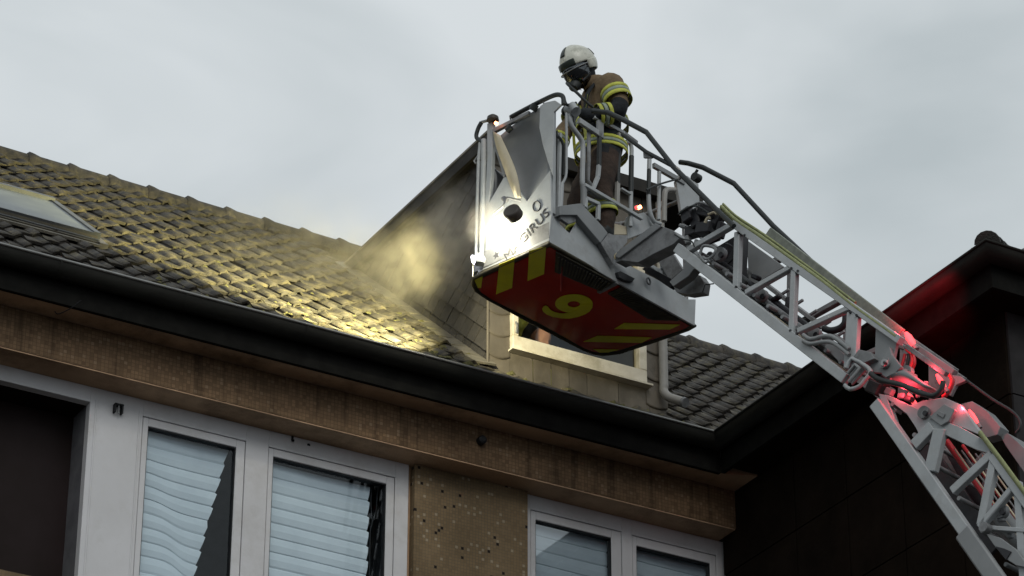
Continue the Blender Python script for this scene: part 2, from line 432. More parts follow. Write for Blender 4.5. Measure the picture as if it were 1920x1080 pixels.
# ridge caps
RL = .385; x = X0; k = 0
xr0 = on_plane(35, 297, (0, YR, ZR), (0, -SL, 1)).x
x = xr0 - RL*12
while x < RX1:
    g = G(); rows = []
    for i, (dx, rr) in enumerate(((0, .112), (.02, .132), (.05, .128), (.12, .112), (RL+.03, .106))):
        rows.append([V((x+dx, YRIDGE + rr*math.cos(a), ZRIDGE - .015 + rr*.95*math.sin(a))) for a in [-.5+(math.pi+1)*j/10 for j in range(11)]])
    g.strip(rows); g.add(rows[0], [list(range(11))])
    o = g.obj('ridge_tile', M['tile'], roof_o)
    x += RL
# moss cushions on the tiles near the dormer and eaves
g = G()
for i in range(330):
    if i < 190: x, y = random.uniform(10.6, 13.2), random.uniform(19.65, 21.0 if random.random() < .5 else 20.3)
    else: x, y = random.uniform(8.2, 11.9), YR+abs(random.gauss(0, .9))
    if x > XD0-.1 and y > YD-.1: continue
    p = V((x, y, roof(y))) + sN*random.uniform(.02, .05); s_ = random.uniform(.012, .04)
    ring = [p + sX*(math.cos(a)*s_*random.uniform(.7, 1.5)) + sU*(math.sin(a)*s_*random.uniform(.7, 1.2)) for a in [j*math.pi/3 for j in range(6)]]
    top = p + sN*s_*random.uniform(.35, .8)
    g.add(ring+[top], [(j, (j+1) % 6, 6) for j in range(6)], True)
M['moss'] = mat('moss', (.125, .118, .045), .95, col2=(.07, .066, .028), scale=30, bump=1, bscale=120)
g.obj('moss', M['moss'], roof_o, kind='stuff')

# ---- gutter: one swept half round with a bright bead, main eave + wing eave
def sweep(profile, name, material, parent, path):
    g = G(); rows = [[V(path(o_)[i] + (z,)) for (o_, z) in profile] for i in range(len(path(0)))]
    g.strip(rows, True); return g.obj(name, material, parent)
def main_path(o_): return [(X0, 19.46+o_), (13.0+o_, 19.46+o_)]
def wing_path(o_): return [(13.0+o_, 19.46+o_), (13.0+o_, 15.88+o_), (20.0, 15.88+o_)]
gprof = [(.085+.085*math.cos(a), ZG-.005-.105*math.sin(a)) for a in [math.pi*(1-j/10) for j in range(11)]]
gprof = gprof + [(gprof[-1][0]-.004, gprof[-1][1])] + [(.085+.081*math.cos(a), ZG-.005-.10*math.sin(a)) for a in [math.pi*(j/10) for j in range(11)]]
bead = [(.0+.0125*math.cos(a), ZG+.0125*math.sin(a)) for a in [2*math.pi*j/8 for j in range(9)]]
gut = sweep(gprof, 'gutter', M['zinc_dark'], bld, main_path)
sweep(bead, 'gutter_bead', M['zinc'], gut, main_path)
for x in [6.35+1.0*i for i in range(7)]:
    g = G()
    pr = [(.085+.091*math.cos(a), ZG-.005-.111*math.sin(a)) for a in [math.pi*(1-j/10) for j in range(11)]]
    g.strip([[V((x+dx, 19.46+o_, z)) for o_, z in pr] for dx in (0, .018)], True)
    g.obj('gutter_seam', M['zinc_dark'], gut)
# fascia, soffit, beam
g = G().box((X0, 19.605, ZS-.01), (13.145, 19.64, 13.08)); g.obj('fascia', M['fascia_shade'], bld)
g = G().prism([(X0, 19.64, ZS), (13.145, 19.64, ZS), (XW-.003, 19.52, ZS), (XW-.003, YB+.3, ZS), (X0, YB+.3, ZS)], (0, 0, .06)); g.obj('soffit', M['soffit'], bld)
g = G().box((X0, YB, ZB), (XW-.006, YW+.35, ZS-.003)); g.obj('beam', M['beam'], bld)
g = G().box((X0, YB+.004, ZB-.012), (XW-.012, YW+.3, ZB-.002)); g.obj('beam_underside', M['soffit'], bld)
# ---- white window band on the facade
def WX(x, y): return on_y(x, y, YW).x
def WZ(x, y): return on_y(x, y, YW).z
ZT = ZB-.012                     # top of the window band
xa = WX(166, 800)                # right edge of the loggia opening
ztop0 = WZ(85, 733)              # its top edge
xb = (WX(768, 880)+WX(762, 1070))/2
xp0 = WX(776, 880); xp1 = WX(984, 930)
xe = WX(1370, 1040)
LOW = 10.9
def rect(x0, x1, z0, z1, y0, y1): return G().box((x0, y0, z0), (x1, y1, z1))
def ring(x0, x1, z0, z1, w, y0, y1):
    g = G(); g.box((x0, y0, z0), (x0+w, y1, z1)); g.box((x1-w, y0, z0), (x1, y1, z1))
    g.box((x0+w, y0, z1-w), (x1-w, y1, z1)); g.box((x0+w, y0, z0), (x1-w, y1, z0+w)); return g
def sash(jx0, jx1, jz, px0, px1, pz, name, zb=LOW+.15):
    """jx/jz joint, px/pz pane"""
    f = empty('window', ((jx0+jx1)/2, YW, jz), bld)
    gp = .005
    a0, a1, at = jx0+gp, jx1-gp, jz-gp
    g = G(); y0, y1 = YW+.004, YW+.06
    g.box((a0, y0, zb), (px0, y1, at)); g.box((px1, y0, zb), (a1, y1, at)); g.box((px0, y0, pz), (px1, y1, at)); g.box((px0, y0, zb), (px1, y1, zb+.06))
    g.obj('sash', M['white_frame'], f, bevel=.004)
    g = G(); y2 = YW+.012
    e_ = .008
    g.box((px0, y2, zb+.06), (px0+e_*.6, y1, pz)); g.box((px1-e_, y2, zb+.06), (px1, y1, pz)); g.box((px0, y2, pz-e_*1.3), (px1, y1, pz))
    g.obj('gasket', M['gasket'], f)
    g = G(); g.add([(px0, YW+.035, zb+.05), (px1, YW+.035, zb+.05), (px1, YW+.035, pz), (px0, YW+.035, pz)], [(0, 1, 2, 3)])
    g.obj('pane', M['pane'] if px1 < WX(900, 900) else M['pane_mirror'], f)
S = []
S.append((WX(267, 800), (WX(461, 826)+WX(451, 1080))/2, WZ(360, 802), (WX(278, 800)+WX(262, 1080))/2, (WX(443, 838)+WX(433, 1080))/2, WZ(360, 818)))
S.append(((WX(503, 836)+WX(495, 1080))/2, (WX(742, 895)+WX(737, 1080))/2, WZ(622, 866), (WX(513, 855)+WX(504, 1080))/2, (WX(725, 906)+WX(722, 1080))/2, WZ(620, 881)))
S.append((WX(995, 954), WX(1166, 998), WZ(1080, 975.5), WX(1005, 975), WX(1147, 1010), WZ(1075, 990.5)))
S.append((WX(1185, 1003), WX(1343, 1045), WZ(1260, 1021), WX(1194, 1024), WX(1332, 1060), WZ(1262, 1039)))
ys0, ys1 = YW, YW+.075
# fixed white frame pieces around the sashes
fr = empty('window_surround', (xb, YW, ZT), bld)
def fpiece(x0, x1, z0, z1, y0=ys0, y1=ys1, name='frame_piece'): G().box((x0, y0, z0), (x1, y1, z1)).obj(name, M['white_frame'], fr, bevel=.003)
fpiece(xa, S[0][0], LOW, ZT)
fpiece(S[0][1], S[1][0], LOW, ZT)
fpiece(S[1][1], xb, LOW, ZT)
fpiece(S[0][0], S[0][1], S[0][2], ZT); fpiece(S[1][0], S[1][1], S[1][2], ZT)
fpiece(X0, xa, ztop0, ZT)
fpiece(S[0][0], S[0][1], LOW, LOW+.15); fpiece(S[1][0], S[1][1], LOW, LOW+.15)
xq = WX(985, 935)
fpiece(xq-.02, S[2][0], LOW, ZT); fpiece(S[2][1], S[3][0], LOW, ZT); fpiece(S[3][1], xe, LOW, ZT)
fpiece(S[2][0], S[2][1], S[2][2], ZT); fpiece(S[3][0], S[3][1], S[3][2], ZT)
fpiece(S[2][0], S[2][1], LOW, LOW+.15); fpiece(S[3][0], S[3][1], LOW, LOW+.15)
# thin raised cover strips on the wide mullion
fpiece(xa+.04, xa+.055, LOW, ZT-.1, YW-.006, YW); fpiece(S[0][0]-.035, S[0][0]-.022, LOW, ZT-.1, YW-.006, YW)
for s_ in S: sash(*s_, 'w')
# pillar with mosaic, standing a little proud
g = G().box((xb+.03, YW-.045, LOW), (xp1, YW+.2, ZT)); g.obj('mosaic_pillar', M['pillar'], bld)
g = G().box((xb, YW+.03, LOW), (xb+.03, YW+.07, ZT)); g.obj('pillar_joint', M['soffit'], bld)
# loggia on the left
g = G()
rv = .28
G().box((xa-.0, YW+.078, LOW), (xa+.06, YW+rv+.5, ztop0+.05)).obj('loggia_reveal', M['grey_reveal'], bld)
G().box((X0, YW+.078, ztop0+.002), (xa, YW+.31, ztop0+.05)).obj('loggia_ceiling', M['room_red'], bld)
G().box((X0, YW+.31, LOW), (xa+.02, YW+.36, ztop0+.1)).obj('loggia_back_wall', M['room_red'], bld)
# rooms behind the windows: dark shell
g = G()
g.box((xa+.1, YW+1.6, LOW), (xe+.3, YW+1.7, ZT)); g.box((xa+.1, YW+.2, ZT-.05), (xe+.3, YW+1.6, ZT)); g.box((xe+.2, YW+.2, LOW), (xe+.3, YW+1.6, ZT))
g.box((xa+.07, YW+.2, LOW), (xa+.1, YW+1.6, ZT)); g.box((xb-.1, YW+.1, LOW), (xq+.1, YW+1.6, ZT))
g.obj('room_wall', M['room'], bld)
# lower part of the facade down to the street and the rest of the block
g = G(); g.box((X0, YW-.04, 0), (XW-.01, YW+.3, LOW)); g.box((X0, YW+.3, 0), (X0+.3, YRIDGE+3.9, ZS)); g.box((X0, YRIDGE+3.6, 0), (RX1, YRIDGE+3.9, ZS)); g.box((RX1-.3, YW, 0), (RX1, YRIDGE+3.9, ZS))
g.obj('wall', M['pillar'], bld)

# ---- small things on the facade
def bx_(px, py, Y): return on_y(px, py, Y)
t = empty('wall_bracket', bx_(220, 768, YW), label='small black metal bracket on the white frame beside the dark opening', cat='bracket')
p = bx_(213, 758, YW-.01); q = bx_(228, 778, YW-.01)
g = G(); g.box((p.x, YW-.04, q.z), (p.x+.012, YW, p.z)); g.box((q.x-.012, YW-.04, q.z), (q.x, YW, p.z)); g.box((p.x, YW-.045, p.z-.012), (q.x, YW-.002, p.z)); g.obj('frame', M['gasket'], t)
g = G(); g.tube([V(((p.x+q.x)/2, YW-.03, p.z-.005)), V(((p.x+q.x)/2, YW-.035, q.z-.01))], .007); g.obj('pin', M['steel'], t)
p0 = on_z(152, 563, ZS-.005)
g = G(); g.tube(smooth_path([p0, p0+V((-.05, .06, -.05)), p0+V((-.10, .17, -.06)), p0+V((-.12, .2, -.03))]), .004, 5)
g.obj('cable', M['gasket'], label='loose thin black cable hanging under the eave at the left', cat='cable')
p1 = on_y(900, 828, YB)
g = G(); g.tube([p1, p1+V((0, -.05, 0))], .035, 12); g.tube([p1+V((0, -.05, 0)), p1+V((0, -.06, -.0))], [.035, .02], 12)
g.obj('vent_cap', M['gasket'], label='round black vent cap on the brown beam above the mosaic pillar', cat='vent')
for (px, py, r_, lb) in ((548, 818, .014, 'small black hook under the beam above the middle window'), (577, 827, .018, 'dark stub under the beam to the right of the small hook')):
    c_ = on_z(px, py, ZB-.012)
    g = G(); g.tube([c_, c_+V((0, 0, -.03)), c_+V((0, -.02, -.045))], r_*.8, 7); g.obj('ceiling_hook', M['gasket'], label=lb, cat='hook')

# ---- pleated blinds behind the panes
def blind(x0, x1, ztop, right_edge, label, n=14, sag=0.0, yb=YW+.10, pitch=.125, parent=None):
    g = G(); rows = []
    z = ztop; m = 15
    zs = []
    while z > LOW+.12:
        zs += [(z, 0), (z-.010, .007), (z-pitch*.5, .014), (z-pitch*.9, .008)]; z -= pitch*random.uniform(.93, 1.06)
    for (z_, dy) in zs:
        row = []
        xr = right_edge(z_)
        zig = .018*(((ztop-z_)/pitch) % 1)
        for j in range(m):
            t = j/(m-1); x = x0+(xr-zig-x0)*t
            dz = 0
            if sag:
                k = max(0, min(1, (ztop-.16-z_)/1.0))
                c0 = .16+.62*k; dz = sag*k**.8*(1/(1+math.exp((t-c0)*13)))
            row.append(V((x, yb-dy+.01*math.sin(t*3+z_*2), z_-.045*t*0+dz)))
        rows.append(row)
    g.strip(rows, False)
    return g.obj('pleated_blind', M['blind'], label=label, cat='window blind', group='pleated blinds behind the windows')
s0, s1, s2, s3 = S
zz0 = WZ(436, 850); xx0 = WX(436, 850); zz1 = WZ(374, 1080); xx1 = WX(374, 1080)
def slant(z): return min(s0[4]-.01, xx0 + (xx1-xx0)*(zz0-z)/(zz0-zz1))
blind(s0[3]-.05, s0[4], s0[5]+.01, slant, 'sagging pale blue pleated blind with slanting right edge in the left window', sag=.10)
blind(s1[3]-.05, s1[4], s1[5]-.01, lambda z: s1[3]+(s1[4]-s1[3])*.905, 'straight pale blue pleated blind in the window next to the mosaic pillar')
blind(s2[3]-.05, s2[4], s2[5]+.03, lambda z: s2[4]+.03, 'pale pleated blind in the window just right of the mosaic pillar')
blind(s3[3]-.05, s3[4], s3[5]+.03, lambda z: s3[4]+.03, 'darkly shaded pleated blind in the rightmost window beside the black wing')
# cord and curtain fold beside the second blind
xc = s1[3]+(s1[4]-s1[3])*.95
g = G(); zt = s1[5]
g.tube(smooth_path([(xc-.03, YW+.1, zt), (xc-.035, YW+.1, zt-.15), (xc-.02, YW+.1, zt-.3), (xc-.035, YW+.1, zt-.42), (xc-.03, YW+.1, zt-.9), (xc-.04, YW+.1, zt-1.2)]), .006, 5)
g.tube(smooth_path([(xc+.02, YW+.1, zt), (xc+.01, YW+.1, zt-.2), (xc-.025, YW+.1, zt-.33)]), .005, 5)
g.obj('blind_cord', M['gasket'], label='dark pull cord hanging beside the straight blue blind', cat='cord')

# ================================================================== DORMER
dor = empty('dormer', (12.5, YD, 14.2), bld)
back_y = YR + (ZD-ZR)/SL
zf = roof(YD)
# cheek core wall + body
g = G(); g.prism([(XD0+.012, YD+.03, zf-.1), (XD0+.012, YD+.03, ZD-.02), (XD0+.012, back_y, ZD-.02)], (.06, 0, 0)); g.obj('cheek_wall', M['lead'], dor)  # lighter backing colour stands for lamplight in the slits between slates
g = G(); g.prism([(XD1-.09, YD+.03, zf-.1), (XD1-.09, YD+.03, ZD-.02), (XD1-.09, back_y, ZD-.02)], (.06, 0, 0)); g.obj('cheek_wall', M['deck'], dor)
# cheek slates, courses parallel to the roof slope
cU = V((0, 1, SL)).normalized(); cV = V((0, -SL, 1)).normalized()   # along the slope / across, in the plane x = XD0
SW, SH = .155, .15
org = V((XD0, YD, zf))
shm = []
def clip_poly(poly, a, b, c):      # keep a*y+b*z<=c
    out = []
    for i in range(len(poly)):
        p, q = poly[i], poly[(i+1) % len(poly)]
        dp, dq = a*p[0]+b*p[1]-c, a*q[0]+b*q[1]-c
        if dp <= 0: out.append(p)
        if dp*dq < 0:
            t = dp/(dp-dq); out.append((p[0]+(q[0]-p[0])*t, p[1]+(q[1]-p[1])*t))
    return out
for r_ in range(0, 16):
    for c_ in range(-26, 34):
        u0 = c_*SW + (SW*.5 if r_ % 2 else 0); v0 = r_*SH - .02
        poly = [(u0+.004, v0), (u0+SW-.005, v0), (u0+SW-.005, v0+SH+.003), (u0+.004, v0+SH+.003)]
        pts = [org + cU*a + cV*b for a, b in poly]
        poly = [(p.y, p.z) for p in pts]
        poly = clip_poly(poly, -1, 0, -(YD+.015)); 
        if len(poly) > 2: poly = clip_poly(poly, 0, 1, ZD-.1)
        if len(poly) > 2: poly = clip_poly(poly, SL, -1, SL*YR-ZR-.0)
        if len(poly) < 3: continue
        ar = abs(sum(poly[i][0]*poly[(i+1) % len(poly)][1]-poly[(i+1) % len(poly)][0]*poly[i][1] for i in range(len(poly))))/2
        if ar < .0015: continue
        j = random.gauss(0, .0015)
        g = G(); n = len(poly)
        def tilt(p):   # lower edge stands proud of the course below
            v = (V((0, p[0], p[1]))-V((0, org.y, org.z))).dot(cV) - v0
            return .028*(1-v/(SH+.02))
        f0 = [V((XD0-tilt(p)-.004+j, p[0], p[1])) for p in poly]; f1 = [p+V((.009, 0, 0)) for p in f0]
        g.add(f0+f1, [list(range(n)), list(range(n, 2*n))[::-1]] + [(i, (i+1) % n, n+(i+1) % n, n+i) for i in range(n)])
        g.obj('slate', M['slate'], dor)
# flashing steps along cheek foot
g_l = V((0, 0, 0))
k = 0; y = YD-.05
while y < back_y-.1:
    p = V((XD0-.16, y, roof(y)+.05)); 
    g = G(); L_ = .30
    a = p; b = p + cU*L_; w = V((.19, 0, .02))
    g.prism([a+V((random.uniform(-.02, .02), 0, 0)), a+w, b+w, b+V((random.uniform(-.02, .02), 0, -.012))], (0, -.012, .012)); g.obj('flashing', M['lead'], dor)
    y += .26*.766
# verge board along the cheek top + flat roof with overhang
OH = .10
g = G().box((XD0-OH, YD-.12, ZD-.11), (XD0-OH+.03, back_y+.05, ZD+.0)); g.obj('verge_board', M['slate'], dor)
g = G().box((XD0-OH-.006, YD-.13, ZD), (XD0-OH+.05, back_y+.05, ZD+.022)); g.obj('verge_trim', M['lead'], dor)
g = G().box((XD0-OH+.03, YD-.12, ZD-.12), (XD1+.33, YD-.09, ZD)); g.obj('fascia', M['deck'], dor)
g = G().box((XD0-OH+.03, YD-.09, ZD-.10), (XD1+.33, back_y+.1, ZD-.002)); g.obj('flat_roof', M['deck'], dor)
# front: corner cladding laps, window, sill panels
FX = XD0-.02
zb0 = zf-.02
wl0 = on_y(959, 600, YD-.03).x; wz0 = on_y(959, 655, YD-.03).z
wr1 = on_y(1211, 700, YD-.03).x
def lap(x0, x1, z0, z1, bulge=.035, tilt=.012, name='cladding_sheet'):
    g = G(); rows = []; n = 6
    for (z, dy) in ((z1, -.0), (z0+.02, tilt), (z0, tilt)):
        rows.append([V((x0+(x1-x0)*j/n, YD-dy-.004, z - (bulge*math.sin(math.pi*j/n)**.8 if z < z1 else 0))) for j in range(n+1)])
    rows.append([p+V((0, .012, 0)) for p in rows[-1]])
    g.strip(rows, True); g.obj(name, M['slate_front'], dor)
h = .20; z = zb0
xs = [FX, wl0-.01]
z = wz0 - h*.35 - h
for i in range(12):
    if z > ZD-.1: break
    lap(FX-.01, wl0-.008, z, z+h+.03); z += h
lap(FX-.01, FX+.10, zb0-.05, wz0-h*.2, 0, .006)
G().tube([(FX-.005, YD-.012, zb0-.05), (FX-.005, YD-.012, ZD-.12)], .012, 8).obj('corner_trim', M['slate_front'], dor)
xsill = [wl0-.01+.0]
x = FX+.12
ws = [.30, .17, .17, .17, .30, .30, .30, .30]
for w in ws:
    x2 = min(x+w, XD1-.02)
    if x2-x < .04: break
    lap(x, x2-.004, zb0-.12, wz0-.02, random.uniform(.004, .02), random.uniform(.004, .012)); x = x2
z = wz0-.16
for i in range(12):
    if z > ZD-.1: break
    lap(wr1+.012, XD1-.015, z, z+.27, .02, .012); z += .25
dz1 = wz0+1.15
G().box((XD0+.04, YD+.02, dz1+.08), (XD1-.04, YD+.05, ZD-.1)).obj('front_wall', M['deck'], dor)
z = dz1+.06
while z < ZD-.15:
    x = wl0-.01
    while x < wr1: lap(x, min(x+.2, wr1+.01)-.004, z, min(z+.24, ZD-.11), .015, .012); x += .2
    z += .22
dfx = .095
F_Y0, F_Y1 = YD-.055, YD+.03
G().box((wl0, F_Y0, wz0), (wr1, F_Y1, wz0+.125)).obj('window_bottom_rail', M['ply'], dor, bevel=.006)
G().box((wl0, F_Y0, wz0+.125), (wl0+.055, F_Y1, dz1)).obj('window_stile', M['ply'], dor, bevel=.006)
G().box((wr1-.075, F_Y0, wz0+.125), (wr1, F_Y1, dz1)).obj('window_stile', M['ply'], dor, bevel=.006)
G().box((wl0, F_Y0, dz1), (wr1, F_Y1, dz1+.09)).obj('window_top_rail', M['ply'], dor, bevel=.006)
G().box((wl0-.02, F_Y0-.03, wz0-.018), (wr1+.035, F_Y1, wz0-.002)).obj('window_sill', M['ply'], dor)
g = G(); g.add([(wl0+.05, YD, wz0+.12), (wr1-.06, YD, wz0+.12), (wr1-.06, YD, dz1), (wl0+.05, YD, dz1)], [(0, 1, 2, 3)]); g.obj('window_pane', M['pane_clear'], dor)
G().tube([(wl0+.025, F_Y0-.012, wz0+.14), (wl0+.028, F_Y0-.02, wz0+.2), (wl0+.02, F_Y0-.012, wz0+.24)], .008, 6).obj('window_hinge', M['steel'], dor)
M['attic'] = mat('attic_room', (.30, .28, .24), .9)
G().box((XD0+.1, YD+1.6, zf-.1), (XD1-.1, YD+1.65, ZD-.1)).obj('attic_wall', M['attic'], dor)
G().box((XD0+.1, YD+.03, ZD-.14), (XD1-.1, YD+1.6, ZD-.11)).obj('attic_ceiling', M['attic'], dor)
# downpipe at the right corner
pa = on_y(1243, 645, YD-.07); 
xpz = pa.x
zlow = on_y(1247, 735, YD-.07).z
g = G(); g.tube([V((xpz, YD-.07, ZD-.15)), V((xpz, YD-.07, zlow+.05))] , .037, 14)
g.tube(smooth_path([(xpz, YD-.07, zlow+.055), (xpz, YD-.07, zlow), (xpz+.02, YD-.12, zlow-.07), (xpz+.06, YD-.26, zlow-.16)], 5), .037, 14)
g.obj('downpipe', M['pipe'], bld)
g = G(); g.tube([(xpz+.06, YD-.26, zlow-.16), (xpz+.068, YD-.285, zlow-.178)], .042, 14); g.obj('pipe_collar', M['steel'], bld)
# roof window (skylight) slightly opened, at the left edge of the picture
rwp = (0, YR, ZR+.12)
lr = on_plane(182, 442, rwp, (0, -SL, 1)); ll = lr+V((-1.35, 0, 0))
ur = lr + (on_plane(104, 382, (0, YR, ZR+.07), (0, -SL, 1))-lr); ur.x = lr.x; ul = ur+V((-1.35, 0, 0))
up = (ur-lr); nrm = V((1, 0, 0)).cross(up).normalized()
rw = empty('roof_window', lr, roof_o)
def fbar(a, b, w, h, nm, m_=None): G().bar(a, b, w, h, nrm.cross((b-a).normalized())).obj(nm, m_ or M['lead'], rw)
M['rw_metal'] = mat('roof_window_metal', (.10, .105, .108), .4, metal=.3)
fbar(lr, ll, .03, .04, 'bottom_rail', M['rw_metal'])
M['rw_brown'] = mat('aged_window_apron', (.07, .062, .042), .6, col2=(.045, .04, .03), scale=7)
G().prism([lr-sU*.02, ll-sU*.02, ll-sU*.06-sN*.085, lr-sU*.06-sN*.085], sU*.02).obj('apron', M['rw_brown'], rw); fbar(ur+nrm*.012, ul+nrm*.012, .09, .07, 'top_cover', M['rw_metal']); fbar(lr, ur, .06, .055, 'side_rail', M['rw_metal']); fbar(ll, ul, .06, .055, 'side_rail', M['rw_metal'])
g = G(); g.prism([lr+nrm*.01, ll+nrm*.01, ul+nrm*.01, ur+nrm*.01], nrm*.006)
M['rw_glass'] = mat('roof_window_glass', (.11, .125, .13), .4, spec=.3, col2=(.17, .19, .195), scale=3.5); g.obj('pane', M['rw_glass'], rw)
a = on_plane(190, 462, (0, YR, ZR+.06), (0, -SL, 1)); 
for i, m_ in enumerate((M['lead'], M['rw_brown'], M['rw_metal'])):
    q0 = a + sU*(.05*i) + sN*(.01*i); G().bar(q0, q0+V((-1.5, 0, 0)), .045, .02, sU).obj('apron_flashing', m_, rw)
G().bar(a+V((.02, 0, 0)), a+V((.02, 0, 0))+sU*.9, .07, .05, sX).obj('side_flashing', M['lead'], rw)

# ================================================================== BLACK WING
wing = empty('black_clad_wing', (14.2, 17.5, 0), label='black clad wing projecting toward the street at the right, nearly unlit', cat='building')
sweep(gprof, 'gutter', M['zinc_dark'], wing, wing_path)
sweep(bead, 'gutter_bead', M['zinc_dark'], wing, wing_path)
YE = 16.28                       # front face of the wing
g = G(); g.prism([(13.145, 19.6, ZS-.01), (13.145, 16.025, ZS-.01), (20, 16.025, ZS-.01), (20, 16.06, ZS-.01), (13.18, 16.06, ZS-.01), (13.18, 19.6, ZS-.01)], (0, 0, .23)); g.obj('fascia', M['fascia_shade'], wing)
g = G(); g.prism([(13.18, 19.5, ZS), (13.18, 16.06, ZS), (20, 16.06, ZS), (20, 16.6, ZS), (13.8, 16.6, ZS), (13.8, 19.5, ZS)], (0, 0, .05)); g.obj('soffit', M['black_wall'], wing)
# wall core + panels with recessed joints
G().box((XW+.02, YE+.02, 0), (20, 19.8, ZS-.003)).obj('wall', M['joint'], wing)
ys = [on_x(1590, 950, XW).y, on_x(1692, 900, XW).y, on_x(1803, 950, XW).y]
stp = (ys[0]-ys[2])/2
zj = [on_x(1650, 894, XW).z, on_x(1650, 1061, XW).z]; dzj = zj[0]-zj[1]
yy = [YE+.02] + [ys[2]+stp*k for k in range(0, 4)] + [19.46]
yy = [YE+.012, ys[2], ys[1], ys[0], ys[0]+stp, YB+.2]
zz = [ZS-.004, zj[0]] + [zj[0]-dzj*k for k in range(1, 7)]
for i in range(len(yy)-1):
    for j in range(len(zz)-1):
        G().box((XW-.005+random.uniform(-.002, .002), yy[i]+.006, zz[j+1]+.006), (XW+.02, yy[i+1]-.006, zz[j]-.006)).obj('wall_panel', M['black_wall'], wing)
xx = [XW+.012+.9*k for k in range(8)]
for i in range(7):
    for j in range(len(zz)-1):
        G().box((xx[i]+.006, YE-.004, zz[j+1]+.006), (xx[i+1]-.006, YE+.02, zz[j]-.006)).obj('wall_panel', M['wing_front'], wing)
# wing roof, hip and tiles
zr = 13.1
g = G(); hx = 3.0
g.add([(13.15, 19.6, zr-.05), (13.15, 16.03, zr-.05), (20, 16.03, zr-.05), (20, 16.03+hx, zr-.05+hx*SL), (13.15+hx, 16.03+hx, zr-.05+hx*SL), (13.15+hx, 19.6+hx, zr-.05+hx*SL)], [(0, 1, 4, 5), (1, 2, 3, 4)])
wr = g.obj('roof', M['tile_dark'], wing)
for k in range(6):
    p = V((13.06, 15.94, zr+.05-.03*k)) + V((1, 1, SL*.9)).normalized()*(k*.36); ax = V((1, 1, SL)).normalized(); sd_ = V((1, -1, 0)).normalized(); nn = sd_.cross(ax); nn = nn if nn.z > 0 else -nn
    g = G(); rows = []
    for d_, rr in ((0, .095), (.05, .095), (.055, .08), (.42, .055)):
        rows.append([p+ax*d_+sd_*(rr*math.cos(a))+nn*(rr*math.sin(a)) for a in [math.pi*j/8 for j in range(9)]])
    g.strip(rows); g.add(rows[0], [list(range(9))]); g.obj('hip_tile', M['tile_dark'], wr)
tm2 = tmesh.copy(); tm2.materials.clear(); tm2.materials.append(M['tile_dark'])
for r_ in range(2):
    for c_ in range(20):
        if r_*.25 > c_*.3: continue
        o = bpy.data.objects.new('roof_tile', tm2); COL.objects.link(o); o.parent = wr
        B = Matrix((sX, sU, sN)).transposed(); q = V((13.15+.3*c_, 16.0, zr-.03)) + sU*(r_*EXP-.04)
        o.matrix_local = Matrix.Translation(q-WLOC[wr.name]) @ B.to_4x4()
# ================================================================== RESCUE BASKET
NB = CAM + ray(1030, 457)*24.4          # nearest bottom corner
A1 = R(17.3)
e1 = V((math.cos(A1), math.sin(A1), 0)); e2 = V((-math.sin(A1), math.cos(A1), 0)); ez = V((0, 0, 1))
def BP(u, v, z): return NB + e1*u + e2*v + ez*z
def side(px, py, u=0.0): return on_plane(px, py, NB+e1*u, e1)     # plane parallel to the logo side
def rear(px, py, v=0.0): return on_plane(px, py, NB+e2*v, e2)     # plane parallel to the ladder side
def under(px, py, z=0.0): return on_z(px, py, NB.z+z)
bk = empty('rescue_basket', BP(.84, .4, 0), label='grey metal rescue basket with floodlight, logo side panel and red floor with yellow 9', cat='basket')
def panel(pts, off, name, m_, bevel=.0, par=None):
    return G().prism(pts, off).obj(name, m_, par or bk, bevel=bevel)
WB = M['white_paint']
# floor pan: outline traced on the underside plane
ol = [(1030, 457), (905, 513), (888, 522), (886, 533), (893, 545), (915, 560), (1000, 606), (1095, 655), (1112, 662), (1130, 665), (1162, 661), (1220, 642), (1290, 618), (1303, 611)]
olp = [under(*p) for p in ol]
cen = sum(olp, V((0, 0, 0)))/len(olp)
def inset(p, d): v = (cen-p); return p + v.normalized()*d
panel([p for p in olp], (0, 0, .03), 'floor_rim', M['olive_rim'])
g = G(); g.tube(olp+[olp[0]], .014, 8, cap=False); g.obj('edge_profile', M['olive_rim'], bk)
inn = [inset(p, .045) - ez*.006 for p in olp]
panel(inn, (0, 0, .004), 'floor_film', M['red'])
panel([p+ez*.05 for p in olp], (0, 0, .14), 'floor_pan', M['steel'])
def film(pts, name='reflective_stripe', m_=None, z=-.012, th=.003): return panel([under(x, y, z) for x, y in pts], (0, 0, th), name, m_ or M['yellow'])
film([(992, 471), (1024, 462), (1020, 514), (989, 527)])
film([(936, 496), (965, 484), (960, 540), (930, 552)])
film([(890, 526), (905, 518), (902, 540), (896, 540)])
film([(1170, 606), (1275, 609), (1256, 618), (1152, 617)])
film([(1120, 630), (1222, 633), (1203, 643), (1094, 641)])
film([(1112, 655), (1160, 656), (1140, 661), (1124, 661)])
